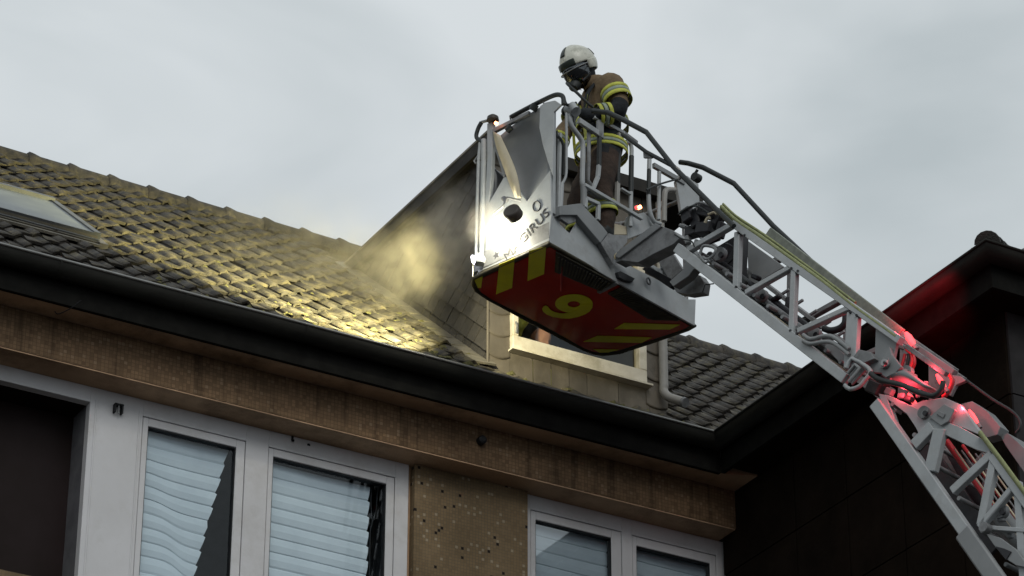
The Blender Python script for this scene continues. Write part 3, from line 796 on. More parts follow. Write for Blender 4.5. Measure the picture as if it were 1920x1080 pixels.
# number 9 facing down, and grille recesses along the ladder side
def zp(x, y): return under(840+x/3.765, 544+y/3.765, -.013)
g = G(); nn_ = 28
ring_o = [zp(889+133*math.cos(a), 96+66*math.sin(a)) for a in [2*math.pi*j/nn_ for j in range(nn_+1)]]
ring_i = [zp(888+44*math.cos(a), 100+22*math.sin(a)) for a in [2*math.pi*j/nn_ for j in range(nn_+1)]]
tail_o = [zp(*p) for p in ((1022, 96), (1018, 122), (1000, 147), (968, 168), (920, 186), (860, 198), (800, 197), (740, 186), (698, 170), (672, 150), (664, 130), (674, 114), (690, 106))]
tail_i = [zp(*p) for p in ((930, 98), (930, 110), (920, 126), (900, 140), (880, 150), (850, 158), (815, 163), (785, 161), (760, 155), (740, 147), (724, 137), (714, 126), (706, 114))]
for A, B in ((ring_o, ring_i), (tail_o, tail_i)):
    g.strip([[p-ez*(.004 if A is tail_o else 0) for p in A], [p-ez*(.004 if A is tail_o else 0) for p in B]], False)
o_ = g.obj('number_nine', M['yellow'], bk); md = o_.modifiers.new('th', 'SOLIDIFY'); md.thickness = .002
def grille(pts):
    P = [under(x, y, -.014) for x, y in pts]
    f = panel(P, (0, 0, -.012), 'grille_frame', M['olive_rim'])
    c_ = sum(P, V((0, 0, 0)))/len(P)
    Q = [p+(c_-p)*.13-ez*.013 for p in P]
    panel(Q, (0, 0, -.002), 'grille_recess', M['black'], par=f)
    a, b = P[0], P[1]; d_ = (P[-1]-P[0])
    n = int((b-a).length/.035)
    g = G()
    for i in range(1, n):
        s_ = a + (b-a)*(i/n); t_ = P[-1] + (P[-2]-P[-1])*(i/n)
        g.bar(s_+(t_-s_)*.12-ez*.02, s_+(t_-s_)*.85-ez*.02, .012, .012)
    g.obj('grille_bar', M['olive_rim'], f, kind='stuff')
grille([(1042, 470), (1150, 527), (1128, 545), (1040, 508)])
grille([(1166, 537), (1285, 599), (1215, 596), (1140, 549)])
G().bar(under(1158, 530, -.02), under(1122, 548, -.02), .03, .02).obj('cross_strap', M['steel'], bk)
G().tube([under(1053, 500, -.03), under(1052, 545, -.03)], .008, 6).obj('red_marker', M['bracket_red'], bk)
# skirt, ladder side
def rpoly(pts, name, m_=WB, th=.018, v=0.0, bevel=.003, par=None): return panel([rear(x, y, v) for x, y in pts], e2*th, name, m_, bevel, par)
def spoly(pts, name, m_=WB, th=.018, u=0.0, bevel=.003, par=None): return panel([side(x, y, u) for x, y in pts], e1*th, name, m_, bevel, par)
rpoly([(1030, 455), (1034, 402), (1050, 402), (1050, 420), (1069, 438), (1085, 412), (1103, 430), (1152, 480), (1154, 497), (1170, 492), (1256, 536), (1290, 561), (1305, 561), (1303, 611), (1155, 528)], 'skirt_panel')
# side with the maker's name
sp_lo = [(1029, 455), (940, 498), (905, 513), (893, 519), (905, 470), (909, 430), (912, 388), (944, 333), (953, 330), (988, 377), (1032, 318), (1034, 402)]
lo_panel = spoly(sp_lo, 'side_panel')
sx = (side(1024, 400)-side(945, 487)).normalized(); su = e1.cross(sx)*-1
if su.z < 0: su = -su
outn = sx.cross(su)
tl = (side(1027, 398)-side(944, 489)).length
to = text_mesh('MAGIRUS', .118, side(950, 491)-e1*.004, sx, su, .0015, M['print'], 'logo_text', lo_panel)
xs_ = [(v.co-V((0, 0, 0))) for v in to.data.vertices]
# stretch the word along its baseline to its real width
w0 = side(950, 491)-WLOC[lo_panel.name]; 
mxx = max((p-w0).dot(sx) for p in xs_); k_ = tl*.98/mxx
for v in to.data.vertices:
    d_ = v.co-w0; v.co = w0 + sx*(d_.dot(sx)*k_) + su*d_.dot(su) + outn*d_.dot(outn)
c_ = side(1007, 387); 
g = G(); g.tube([c_ - e1*.004 + (sx*math.cos(a)*.036 + su*math.sin(a)*.048) for a in [2*math.pi*j/24 for j in range(25)]], .0045, 6, cap=False); g.obj('logo_ring', M['print'], lo_panel)
c_ = side(931, 479)-e1*.004
g = G(); pts = []
for j in range(10):
    a = 2*math.pi*j/10; rr = .038 if j % 2 == 0 else .018; pts.append(c_ + sx*rr*math.cos(a) + su*rr*math.sin(a))
g.prism(pts, e1*.002); g.obj('logo_emblem', M['print'], lo_panel)
# concave upper panel: ruled sheet sunk behind the side plane
TLp, TRp = (936, 256), (1012, 200)
g = G(); rows = []
top = [(936, 256), (960, 236), (990, 215), (1014, 200)]
mid = [(950, 300), (972, 283), (998, 262), (1022, 250)]
lw2 = [(966, 345), (985, 340), (1006, 318), (1030, 300)]
bot = [(975, 372), (982, 376), (988, 378), (1033, 320)]
for row, dep in ((top, .0), (mid, .10), (lw2, .12), (bot, .02)):
    rows.append([side(x, y, 0) + e1*0 if dep == 0 else side(x, y, dep*(.25+.75*math.sin(math.pi*(j+.5)/4))) for j, (x, y) in enumerate(row)])
rr_ = []
for i in range(len(rows[0])):
    pass
cols = [smooth_path([rows[i][j] for i in range(4)], 5) for j in range(4)]
fine = [smooth_path([cols[j][i] for j in range(4)], 5) for i in range(len(cols[0]))]
g.strip(fine, True); o_ = g.obj('hollow_panel', M['panel_grey'], bk)
o_.modifiers.new('th', 'SOLIDIFY').thickness = .01
spoly([(1012, 199), (1022, 192), (1040, 188), (1052, 196), (1038, 210), (1036, 330), (1026, 300), (1017, 270), (1011, 240)], 'corner_shield', WB, .02, -.008)
# curved cream guard strip
g = G(); L1 = smooth_path([side(x, y, -.02) for x, y in ((924, 246), (930, 275), (944, 315), (957, 350), (966, 371))], 5)
L2 = smooth_path([side(x, y, -.05) for x, y in ((937, 254), (953, 288), (966, 320), (973, 350), (976, 371))], 5)
g.strip([L1, L2], True); o_ = g.obj('guard_strip', M['cream'], bk); o_.modifiers.new('th', 'SOLIDIFY').thickness = .008
spoly([(917, 245), (926, 240), (946, 318), (947, 330), (944, 334)], 'guard_strut', M['steel'], .02, 0)
spoly([(914, 300), (921, 310), (945, 333), (913, 388)], 'recess_panel', M['black'], .02, .12)
# front corner uprights
def stube(pts, r=.017, name='upright', m_=None, u=0.0, n=0): 
    P = [side(x, y, u) for x, y in pts]; P = smooth_path(P, n) if n else P
    return G().tube(P, r, 10).obj(name, m_ or WB, bk)
stube([(901, 268), (898, 300), (894, 430), (893, 490)], .016)
stube([(907, 262), (907, 300), (904, 430), (903, 480)], .022)
spoly([(913, 232), (922, 226), (924, 250), (921, 330), (915, 395), (911, 470), (905, 480), (908, 400), (913, 300)], 'upright_plate', WB, .04, 0)
stube([(901, 300), (892, 307), (889, 302), (898, 290)], .008, 'bracket', M['steel'])
stube([(914, 305), (922, 315), (929, 330), (929, 352), (925, 368)], .012, 'bent_rod', M['steel'], .06, 3)
stube([(906, 268), (896, 261), (893, 254), (897, 240), (903, 229)], .017, 'grab_handle', M['rubber'], 0, 4)
stube([(903, 229), (914, 226), (920, 226)], .012, 'handle_mount', M['steel'])
spoly([(921, 243), (925, 248), (990, 214), (991, 207), (985, 210), (925, 240)], 'top_brace', M['steel'], .03, -.02)
g = G(); c_ = side(924, 226, -.01); g.tube([c_, c_+ez*.03], [.05, .045], 14); g.tube([c_+ez*.03, c_+ez*.05], [.045, .02], 14); g.obj('lamp_cap', M['lamp_black'], bk)
g = G(); c_ = side(932, 232, -.05); g.tube([c_, c_-e1*.02], .014, 10); g.obj('marker_light', M['glow_orange'], bk)
# padded black top bar
stube([(959, 219), (985, 205), (1014, 190), (1038, 179), (1050, 178), (1056, 183), (1057, 196)], .019, 'padded_rail', M['rubber'], 0, 4)
g = G(); g.tube([side(951, 245, -.03), side(958, 238, -.03)], .028, 10); g.obj('rail_clamp', M['rubber'], bk)
g = G(); g.tube([side(998, 207, -.02), side(1004, 196, -.02)], .03, 10); g.obj('rail_clamp', M['rubber'], bk)
for x, y in ((958, 222), (1020, 191)):
    G().tube([side(x, y+6), side(x-2, y-5)], .007, 6).obj('clip', M['steel'], bk)
# corner post with two slots
def rtube(pts, r=.014, name='rail', m_=None, v=0.0, n=0):
    P = [rear(x, y, v) for x, y in pts]; P = smooth_path(P, n) if n else P
    return G().tube(P, r, 8).obj(name, m_ or WB, bk)
def rbar(a, b, w, name='rail', m_=None, v=0.0, th=.03):
    p, q = rear(*a, v), rear(*b, v); return G().bar(p, q, th, w, e2).obj(name, m_ or WB, bk, bevel=.003)
rbar((1036.5, 402), (1037.5, 196), .035, 'corner_post')
rbar((1046, 402), (1050, 250), .022, 'post_insert')
rtube([(1062, 212), (1062, 300), (1061, 330), (1054, 344), (1050, 345)], .011, 'bent_rail', n=3)
rtube([(1053, 345), (1050, 402)], .02, 'post')
rbar((1041, 400), (1043, 245), .012, 'slot', M['rubber'], v=.03)
rbar((1056, 330), (1057, 270), .016, 'slot', M['rubber'], v=.03)
rtube([(1045, 255), (1052, 262), (1056, 272)], .012, 'cable', M['rubber'], -.02, 3)
# hub at top of the post
G().tube([rear(1066, 205, .04), rear(1080, 208, -.06)], .045, 12).obj('post_head', M['panel_grey'], bk)
G().tube([rear(1072, 196, -.04), rear(1079, 206, -.07)], .03, 10).obj('post_head', WB, bk)
rtube([(1057, 183), (1062, 196), (1070, 196), (1080, 193)], .012, 'black_strap', M['rubber'], -.02, 3)
# gate railings, ladder side
rtube([(1068, 215), (1069, 228), (1074, 240), (1086, 256), (1092, 268), (1093, 285), (1092, 340), (1094, 348)], .021, 'bent_rail', n=4)
rtube([(1104, 250), (1104, 300), (1102, 338), (1108, 348)], .017, 'vertical_bar', M['steel'], .03)
rbar((1085, 226), (1127, 254), .05, 'top_rail')
rbar((1113, 219), (1170, 250), .03, 'top_rail', v=.02); rbar((1170, 250), (1194, 268), .028, 'top_rail', M['steel'], .02)
rbar((1125, 228), (1125, 258), .06, 'rail_plate', M['panel_grey'])
rbar((1124, 256), (1123, 312), .03, 'vertical_bar', M['rubber']); rbar((1123, 310), (1121, 332), .03, 'vertical_bar'); rbar((1121, 332), (1111, 356), .03, 'vertical_bar')
rbar((1161, 250), (1160, 278), .036, 'vertical_bar', M['pipe'], .0); rbar((1160, 278), (1158, 345), .03, 'vertical_bar', M['rubber']); rbar((1158, 342), (1157, 384), .035, 'vertical_bar', M['pipe'])
rtube([(1173, 266), (1180, 268), (1184, 276), (1184, 295)], .017, 'bent_rail', n=3); rtube([(1184, 293), (1183, 360)], .021, 'vertical_bar', M['rubber']); rtube([(1183, 358), (1182, 425)], .018, 'vertical_bar')
rtube([(1218, 290), (1217, 320)], .018, 'vertical_bar'); rtube([(1217, 318), (1216, 366)], .018, 'vertical_bar', M['rubber']); rtube([(1216, 366), (1218, 395), (1226, 415), (1238, 420)], .018, 'bent_rail', n=3)
rtube([(1236, 322), (1235, 412)], .016, 'vertical_bar')
rtube([(1265, 356), (1250, 356), (1246, 368), (1245, 415)], .022, 'bent_rail', M['pipe'], n=3)
rbar((1225, 310), (1282, 343), .045, 'top_rail', M['panel_grey'], v=.0)
rpoly([(1268, 340), (1276, 325), (1290, 330), (1310, 345), (1312, 378), (1300, 400), (1279, 402), (1274, 372)], 'end_plate', WB, .03)
rbar((1096, 347), (1203, 410), .03, 'mid_rail', v=-.02); rbar((1100, 356), (1140, 378), .05, 'mid_rail', M['steel'], v=.02)
rtube([(1094, 345), (1095, 388)], .026, 'vertical_bar', M['panel_grey'])
for a, b in (((1098, 372), (1123, 383)), ((1122, 383), (1121, 413)), ((1098, 372), (1097, 390))): rbar(a, b, .03, 'gate_frame', v=-.01)
rbar((1164, 354), (1182, 365), .02, 'rail'); 
rtube([(1212, 356), (1235, 346), (1262, 338), (1272, 336)], .008, 'cable', M['rubber'], -.03, 3)
# black hand rails sweeping from the basket to the ladder
# mounting arms and pivot housing
rpoly([(1050, 386), (1090, 381), (1131, 425), (1140, 437), (1126, 455), (1082, 403), (1050, 403)], 'mounting_arm', M['panel_grey'], .06, -.06)
rpoly([(1050, 403), (1082, 403), (1080, 416), (1066, 420), (1050, 409)], 'arm_gusset', M['steel'], .03, -.03)
rpoly([(1126, 455), (1142, 437), (1150, 440), (1178, 441), (1176, 455), (1152, 478), (1150, 496)], 'arm_root', M['steel'], .05, -.05)
rpoly([(1138, 420), (1142, 416), (1180, 426), (1178, 440), (1150, 440)], 'control_box', M['cream'], .2, .05)
rpoly([(1176, 425), (1180, 405), (1208, 398), (1232, 420), (1220, 432), (1178, 448)], 'bracket_plate', WB, .04, .04)
# beam reaching back to the ladder head
def seg(u0, v0, z0, u1, v1, z1, w, h, name, m_, sd_=None): return G().bar(BP(u0, v0, z0), BP(u1, v1, z1), w, h, sd_).obj(name, m_, bk, bevel=.006)
def lpoly(pts, t, name, m_, th=.03, par=None, bevel=.003): return panel([side(x, y, t) for x, y in pts], e1*th, name, m_, bevel, par)
lpoly([(1154, 492), (1153, 478), (1176, 466), (1218, 428), (1238, 423), (1262, 432), (1275, 446), (1262, 458), (1225, 476), (1206, 487), (1196, 492), (1165, 488)], .70, 'pivot_arm', M['steel'], .12)
lpoly([(1152, 480), (1157, 472), (1215, 428), (1228, 418), (1240, 424), (1160, 484)], .68, 'pivot_arm_flange', M['panel_grey'], .15)
lpoly([(1228, 480), (1250, 470), (1262, 476), (1280, 505), (1256, 527), (1240, 500)], 1.15, 'pivot_bracket', M['steel'], .03)
lpoly([(1203, 504), (1213, 498), (1258, 522), (1263, 532), (1256, 540)], .95, 'damper', M['black'], .05)
rbar((1208, 492), (1240, 512), .035, 'link_rod', v=-.10); rbar((1245, 472), (1242, 505), .035, 'link_rod', v=-.12); rbar((1238, 505), (1222, 512), .025, 'link_rod', v=-.10); rbar((1242, 505), (1258, 528), .025, 'link_rod', v=-.10)
rpoly([(1158, 510), (1164, 508), (1191, 522), (1186, 529), (1170, 525), (1161, 520)], 'position_light', M['black'], .03, -.03)
g = G(); c_ = rear(1216, 527, -.03); g.tube([c_ + e1*.022*math.cos(a)+ez*.026*math.sin(a) for a in [2*math.pi*j/12 for j in range(13)]], .008, 6, cap=False); g.obj('tow_eye', M['steel'], bk)
G().tube([BP(.55, .35, .30), BP(.57, .33, .42)], [.045, .01], 8).obj('control_cone', M['cream'], bk)
g = G(); c_ = rear(1196, 390, .25); g.tube([c_, c_-e2*.03], .016, 10); g.obj('control_light', M['glow_orange'], bk)
c_ = rear(1192, 390, .26); G().tube([c_, c_-e2*.02], .016, 10).obj('control_light', M['glow_red'], bk)
# far walls of the basket: rails on the roof side and far end so it is a closed cage
for z in (.35, .75, 1.12):
    G().tube([BP(.03, .70, z), BP(.30, .86, z), BP(1.4, .86, z), BP(1.62, .68, z), BP(1.66, .05, z)], .018, 8).obj('far_rail', M['steel'], bk)
for (u, v) in ((.30, .86), (.85, .86), (1.4, .86), (1.62, .68), (1.66, .05)):
    G().tube([BP(u, v, .12), BP(u, v, 1.14)], .018, 8).obj('far_post', M['steel'], bk)
G().box((0, 0, 0), (.001, .001, .001))
panel([BP(.25, .80, .2), BP(1.35, .80, .2), BP(1.35, .80, .62), BP(.25, .80, .62)], e2*.02, 'front_panel', M['panel_grey'])

# ================================================================== FLOODLIGHTS (own light stays here)
fl = empty('floodlight', side(950, 415, -.1), label='round black floodlight blazing on the logo side of the basket', cat='floodlight')
hc = side(960, 397, -.17)
aim_t = V((10.5, 20.9, roof(20.9)))
lc = side(938, 433, -.09)
ax = ((CAM-lc).normalized()*.75 - e1*.8 + ez*.1).normalized()
hd = (e1*.9-ez*.25+e2*.3).normalized()
g = G(); g.tube([hc-hd*.022, hc-hd*.015, hc+hd*.05], [.05, .066, .07], 24); g.obj('housing', M['lamp_black'], fl)
g = G(); g.tube([lc-ax*.03, lc+ax*.012], [.03, .060], 24); g.obj('lens', M['glow'], fl)
g = G(); g.tube(smooth_path([side(976, 376, -.02), side(962, 373, -.06), side(948, 371, -.08), side(944, 385, -.1), side(925, 402, -.1)], 4), .009, 6); g.obj('bracket', M['steel'], fl)
g = G(); g.tube([side(944, 372, -.07), side(950, 376, -.07)], .022, 8); g.obj('knob', M['steel'], fl)
fl2 = empty('corner_lamp', side(900, 484, -.05), label='small white corner lamp glowing at the lower front edge of the basket', cat='lamp')
c2 = side(899, 484, -.05)
g = G(); g.tube([c2+ez*.03, c2-ez*.01, c2-ez*.05], [.03, .05, .04], 14); g.obj('housing', M['white_paint'], fl2)
ax2 = (-e1*.75+e2*.6-ez*.35).normalized()
g = G(); g.tube([c2+ax2*.045, c2+ax2*.055], .034, 14); g.obj('lens', M['glow2'], fl2)
def spot(name, loc, target, energy, col, size, blend, par, rad=.04):
    l = bpy.data.lights.new(name, 'SPOT'); l.energy = energy; l.color = col; l.spot_size = R(size); l.spot_blend = blend; l.shadow_soft_size = rad
    o = bpy.data.objects.new(name, l); COL.objects.link(o); o.parent = par
    o.location = V(loc)-WLOC[par.name]; o.rotation_euler = (V(target)-V(loc)).to_track_quat('-Z', 'Y').to_euler(); return o
spot('flood_beam', c2+e2*.10-e1*.10+ez*.04, V((9.95, 20.6, 14.1)), 1850, (1, .90, .44), 82, .55, fl2, .03)
spot('corner_beam', c2+e2*.20-e1*.02-ez*.02, V((11.9, 20.1, 13.95)), 190, (1, .91, .6), 62, .6, fl2)
l = bpy.data.lights.new('panel_spill', 'POINT'); l.energy = 24; l.color = (1, .93, .72); l.shadow_soft_size = .05
o = bpy.data.objects.new('panel_spill', l); COL.objects.link(o); o.parent = fl; o.location = (lc-e1*.03-ez*.01+e2*.02)-WLOC[fl.name]

# ================================================================== AERIAL LADDER
TN, TWD = .50, .62               # near truss plane and truss spacing
ld = empty('aerial_ladder', side(1659, 681, TN), label='grey articulated turntable ladder with lattice sides rising from lower right to the basket', cat='ladder')
E2W = e1*TWD
def lp(x, y, t=TN): return side(x, y, t)
def lbar(a, b, w, name, m_=WB, t=TN, th=.05, far=False, bevel=.004):
    p, q = lp(*a, t), lp(*b, t)
    if far: p, q = p+E2W, q+E2W
    return G().bar(p, q, th, w, e1).obj(name, m_, ld, bevel=bevel)
def lpl(pts, name, m_=WB, t=TN, th=.03, far=False, bevel=.003):
    P = [lp(x, y, t) for x, y in pts]
    if far: P = [p+E2W for p in P]
    return panel(P, e1*th, name, m_, bevel, ld)
def ltube(pts, r, name, m_, t=TN, n=0):
    P = [lp(p[0], p[1], p[2] if len(p) > 2 else t) for p in pts]; P = smooth_path(P, n) if n else P
    return G().tube(P, r, 8).obj(name, m_, ld)
ST = M['steel']
# --- articulated arm, both sides
for far in (False, True):
    m1 = WB if not far else ST
    lbar((1376, 420), (1690, 640), .055, 'upper_chord', m1, th=.06, far=far)
    lbar((1272, 466), (1588, 712), .075, 'lower_chord', m1, th=.07, far=far)
    lbar((1385, 436), (1382, 545), .05, 'truss_post', m1, far=far)
    lbar((1491, 503), (1486, 628), .045, 'truss_post', m1, far=far)
    lbar((1602, 585), (1596, 690), .10, 'truss_post', m1, far=far)
    lbar((1292, 470), (1378, 420), .045, 'truss_diagonal', m1, far=far)
    lbar((1400, 550), (1488, 500), .04, 'truss_diagonal', m1, far=far)
    lbar((1498, 622), (1595, 578), .04, 'truss_diagonal', m1, far=far)
lpl([(1642, 608), (1682, 640), (1676, 668), (1660, 700), (1636, 698), (1617, 688), (1640, 664)], 'hinge_gusset', M['panel_grey'], th=.03)
lpl([(1640, 612), (1682, 640), (1676, 668), (1640, 698)], 'hinge_gusset', ST, far=True)
lpl([(1400, 450), (1470, 500), (1404, 540)], 'web_plate', M['panel_grey'], t=TN+.5, th=.02)
lpl([(1340, 465), (1395, 432), (1390, 530), (1375, 540)], 'web_plate', M['black'], t=TN+.3, th=.06)
# rungs across the arm
pl0, pl1 = lp(1300, 478), lp(1590, 703)
nrg = 11
for i in range(nrg):
    p = pl0 + (pl1-pl0)*((i+.5)/nrg) + ez*.06
    G().tube([p, p+E2W], .016, 8).obj('rung', ST, ld)
# inner telescoping tubes and cables inside the arm
for (dy, t, r, m_) in ((18, TN+.12, .022, 'steel'), (8, TN+.2, .03, 'black'), (30, TN+.30, .02, 'rubber')):
    ltube([(1330, 470+dy), (1600, 668+dy)], r, 'inner_pipe', M[m_], t)
lbar((1310, 440), (1600, 655), .03, 'top_deck', ST, t=TN+.55, th=.10)
lbar((1440, 438), (1688, 628), .10, 'walkway_edge', M['hose_grey'], t=TN+.60, th=.04)
# hinge: pin, ears, fairing, clamp loops
def disc(px, py, r, name, m_, t=TN, th=.05):
    c_ = lp(px, py, t); return G().tube([c_-e1*th, c_+e1*.01], r, 16).obj(name, m_, ld)
lpl([(1648, 692), (1655, 672), (1668, 650), (1672, 665), (1690, 688), (1677, 700), (1668, 712), (1655, 704)], 'hinge_ear', M['panel_grey'], t=TN-.03, th=.03)
disc(1660, 681, .042, 'hinge_pin', ST, TN-.04, .02); disc(1660, 681, .025, 'hinge_bolt', WB, TN-.06, .02); disc(1660, 681, .010, 'hinge_bolt', M['black'], TN-.08, .015)
ltube([(1588, 690), (1598, 672), (1628, 690), (1632, 700), (1622, 712), (1612, 724), (1594, 730), (1584, 722)], .016, 'clamp_loop', WB, TN-.04, 2)
ltube([(1590, 700), (1604, 684), (1612, 690), (1592, 716)], .014, 'clamp_loop', M['panel_grey'], TN-.05)
lpl([(1590, 694), (1606, 680), (1622, 694), (1596, 722)], 'lock_plate', M['panel_grey'], t=TN-.02, th=.02)
lpl([(1610, 655), (1632, 660), (1640, 672), (1616, 682), (1600, 668)], 'lock_housing', ST, t=TN-.05, th=.08)
for k, dy in enumerate((0, 11)):
    ltube([(1506, 628+dy), (1520, 636+dy*.8), (1545, 630+dy), (1562, 632+dy), (1582, 646+dy), (1592, 655+dy)], .016, 'hydraulic_pipe', M['panel_grey'], TN-.05, 3)
lpl([(1545, 650), (1560, 640), (1590, 672), (1584, 690)], 'pocket_plate', M['panel_grey'], t=TN+.05, th=.02)
# rounded fairing
g = G(); P = smooth_path([lp(x, y, TN+.02) for x, y in ((1673, 712), (1688, 693), (1697, 691), (1706, 696), (1730, 715), (1760, 733))], 4)
Q = smooth_path([lp(x, y, TN+.02) for x, y in ((1672, 716), (1690, 718), (1710, 724), (1730, 732), (1745, 737), (1760, 736))], 4)
g.strip([P, [a*.5+b*.5-e1*.07 for a, b in zip(P, Q)], Q], True); o_ = g.obj('rounded_fairing', M['panel_grey'], ld); o_.modifiers.new('th', 'SOLIDIFY').thickness = .01
ltube([(1632, 700), (1650, 712), (1690, 722), (1720, 735), (1746, 742), (1758, 738), (1766, 728), (1768, 715)], .019, 'hydraulic_hose', M['rubber'], TN-.07, 4)
for dx in (0, 9, 16):
    ltube([(1690+dx, 690), (1694+dx, 676), (1697+dx*.7, 664)], .012, 'hydraulic_hose', M['bracket_red' if dx != 9 else 'rubber'], TN+.1, 3)
# rods above the hinge (articulation linkage)
lbar((1693, 635), (1790, 700), .05, 'linkage_rod', M['panel_grey'], t=TN+.42, th=.05); lbar((1700, 650), (1775, 702), .035, 'linkage_rod', ST, t=TN+.1, th=.04)
lbar((1705, 640), (1808, 712), .035, 'linkage_rod', ST, t=TN+.62, th=.04)
lpl([(1755, 700), (1800, 705), (1812, 713), (1792, 722), (1782, 742), (1772, 738)], 'linkage_plate', M['panel_grey'], t=TN+.35, th=.03)
ltube([(1812, 713), (1860, 748), (1896, 770), (1912, 788), (1912, 803), (1905, 812)], .010, 'power_cable', M['rubber'], TN+.3, 4)
# --- main ladder
def dirv(a, b, t=TN): return (lp(*b, t)-lp(*a, t)).normalized()
dm = dirv((1640, 758), (1860, 1072))
for far in (False, True):
    m1 = WB if not far else ST
    off = E2W if far else V((0, 0, 0))
    p = lp(1643, 757)+off
    G().bar(p, p+dm*9.5, .07, .085, e1).obj('lower_chord', m1, ld, bevel=.005)
    for a, b, w in (((1716, 836), (1750, 800), .085), ((1746, 885), (1764, 806), .095), ((1787, 922), (1862, 852), .06), ((1841, 985), (1866, 860), .06), ((1838, 990), (1909, 905), .04)):
        lbar(a, b, w, 'truss_diagonal', m1, far=far)
lpl([(1647, 738), (1668, 742), (1707, 760), (1752, 782), (1800, 800), (1845, 825), (1862, 852), (1830, 843), (1772, 815), (1752, 812), (1736, 804), (1722, 812), (1716, 800), (1700, 776), (1664, 748), (1678, 790), (1660, 776)], 'upper_chord_plate', WB, th=.05)
lpl([(1700, 762), (1728, 752), (1770, 745), (1800, 758), (1844, 818), (1800, 800)], 'head_plate', WB, t=TN+.03, th=.04)
lpl([(1742, 782), (1762, 764), (1770, 757), (1790, 768), (1778, 790), (1764, 798)], 'cover_plate', M['panel_grey'], t=TN-.02, th=.03)
lpl([(1755, 776), (1760, 770), (1772, 776), (1768, 784)], 'cover_badge', ST, t=TN-.03, th=.01)
lpl([(1800, 758), (1822, 752), (1850, 770), (1876, 800), (1870, 815), (1846, 822)], 'head_cover', M['panel_grey'], t=TN+.30, th=.10)
lpl([(1874, 815), (1890, 812), (1920, 840), (1960, 900), (1960, 960), (1930, 900), (1885, 835)], 'head_cover', M['panel_grey'], t=TN+.35, th=.2)
du = dirv((1864, 858), (1930, 955))
for off in (V((0, 0, 0)), E2W):
    p = lp(1862, 856)+off; G().bar(p, p+dm*8.2, .06, .06, e1).obj('upper_chord', ST if off.length else WB, ld, bevel=.005)
# base section outside the first
for off in (-e1*.06, E2W+e1*.06):
    p = lp(1816, 1002)+off; q = p+dm*8
    G().bar(p, q, .05, .13, e1).obj('base_chord', M['panel_grey'], ld, bevel=.012)
lbar((1846, 990), (1925, 996), .03, 'brace'); 
c_ = lp(1848, 990, TN-.06); G().tube([c_-e1*.03, c_+e1*.03], .035, 12).obj('roller', ST, ld)
lpl([(1848, 1000), (1875, 1008), (1905, 1030), (1930, 1065), (1905, 1060), (1882, 1045), (1862, 1020)], 'roller_bracket', M['panel_grey'], t=TN-.05, th=.03)
lpl([(1866, 1024), (1882, 1028), (1896, 1034), (1886, 1050)], 'bracket_window', M['black'], t=TN-.06, th=.01)
# lattice continues down out of the picture to the turntable
pa_, pb_ = lp(1838, 990), lp(1909, 905)
stepv = .62
for side_off in (V((0, 0, 0)), E2W):
    for i in range(11):
        a = pa_+dm*(stepv*i)+side_off; b = pb_+dm*(stepv*i)+side_off
        G().bar(a, b, .04, .045, e1).obj('truss_diagonal', WB, ld)
        G().bar(b, a+dm*stepv, .04, .05, e1).obj('truss_diagonal', WB, ld)
for i in range(24):
    p = lp(1660, 775)+dm*(.33*i)+ (lp(1862, 852)-lp(1800, 935)).normalized()*.08
    G().tube([p, p+E2W], .016, 8).obj('rung', ST, ld)
# inside the main ladder: extension cylinder, conduits with red light put into their colour, cables
p = lp(1775, 828, TN+.25); G().tube([p, p+dm*7], .024, 12).obj('red_lit_conduit', M['bracket_red'], ld)
p = lp(1868, 955, TN+.2); G().tube([p, p+dm*7], .062, 16).obj('extension_cylinder', M['panel_grey'], ld)
p = lp(1805, 835, TN+.4); G().tube([p, p+dm*2.0], .012, 8).obj('red_lit_conduit', M['bracket_red'], ld)
for i in range(5):
    p = lp(1790+i*13, 842+i*3, TN+.15+.07*i); G().tube([p, p+dm*7], .0065, 6).obj('wire_rope', ST if i % 2 else M['cream'], ld)
lbar((1725, 850), (1860, 1040), .22, 'inner_rail', M['black'], t=TN+.45, th=.03)
lpl([(1770, 845), (1812, 862), (1860, 960), (1842, 985), (1800, 900)], 'inner_shadow_plate', M['black'], t=TN+.5, th=.02)
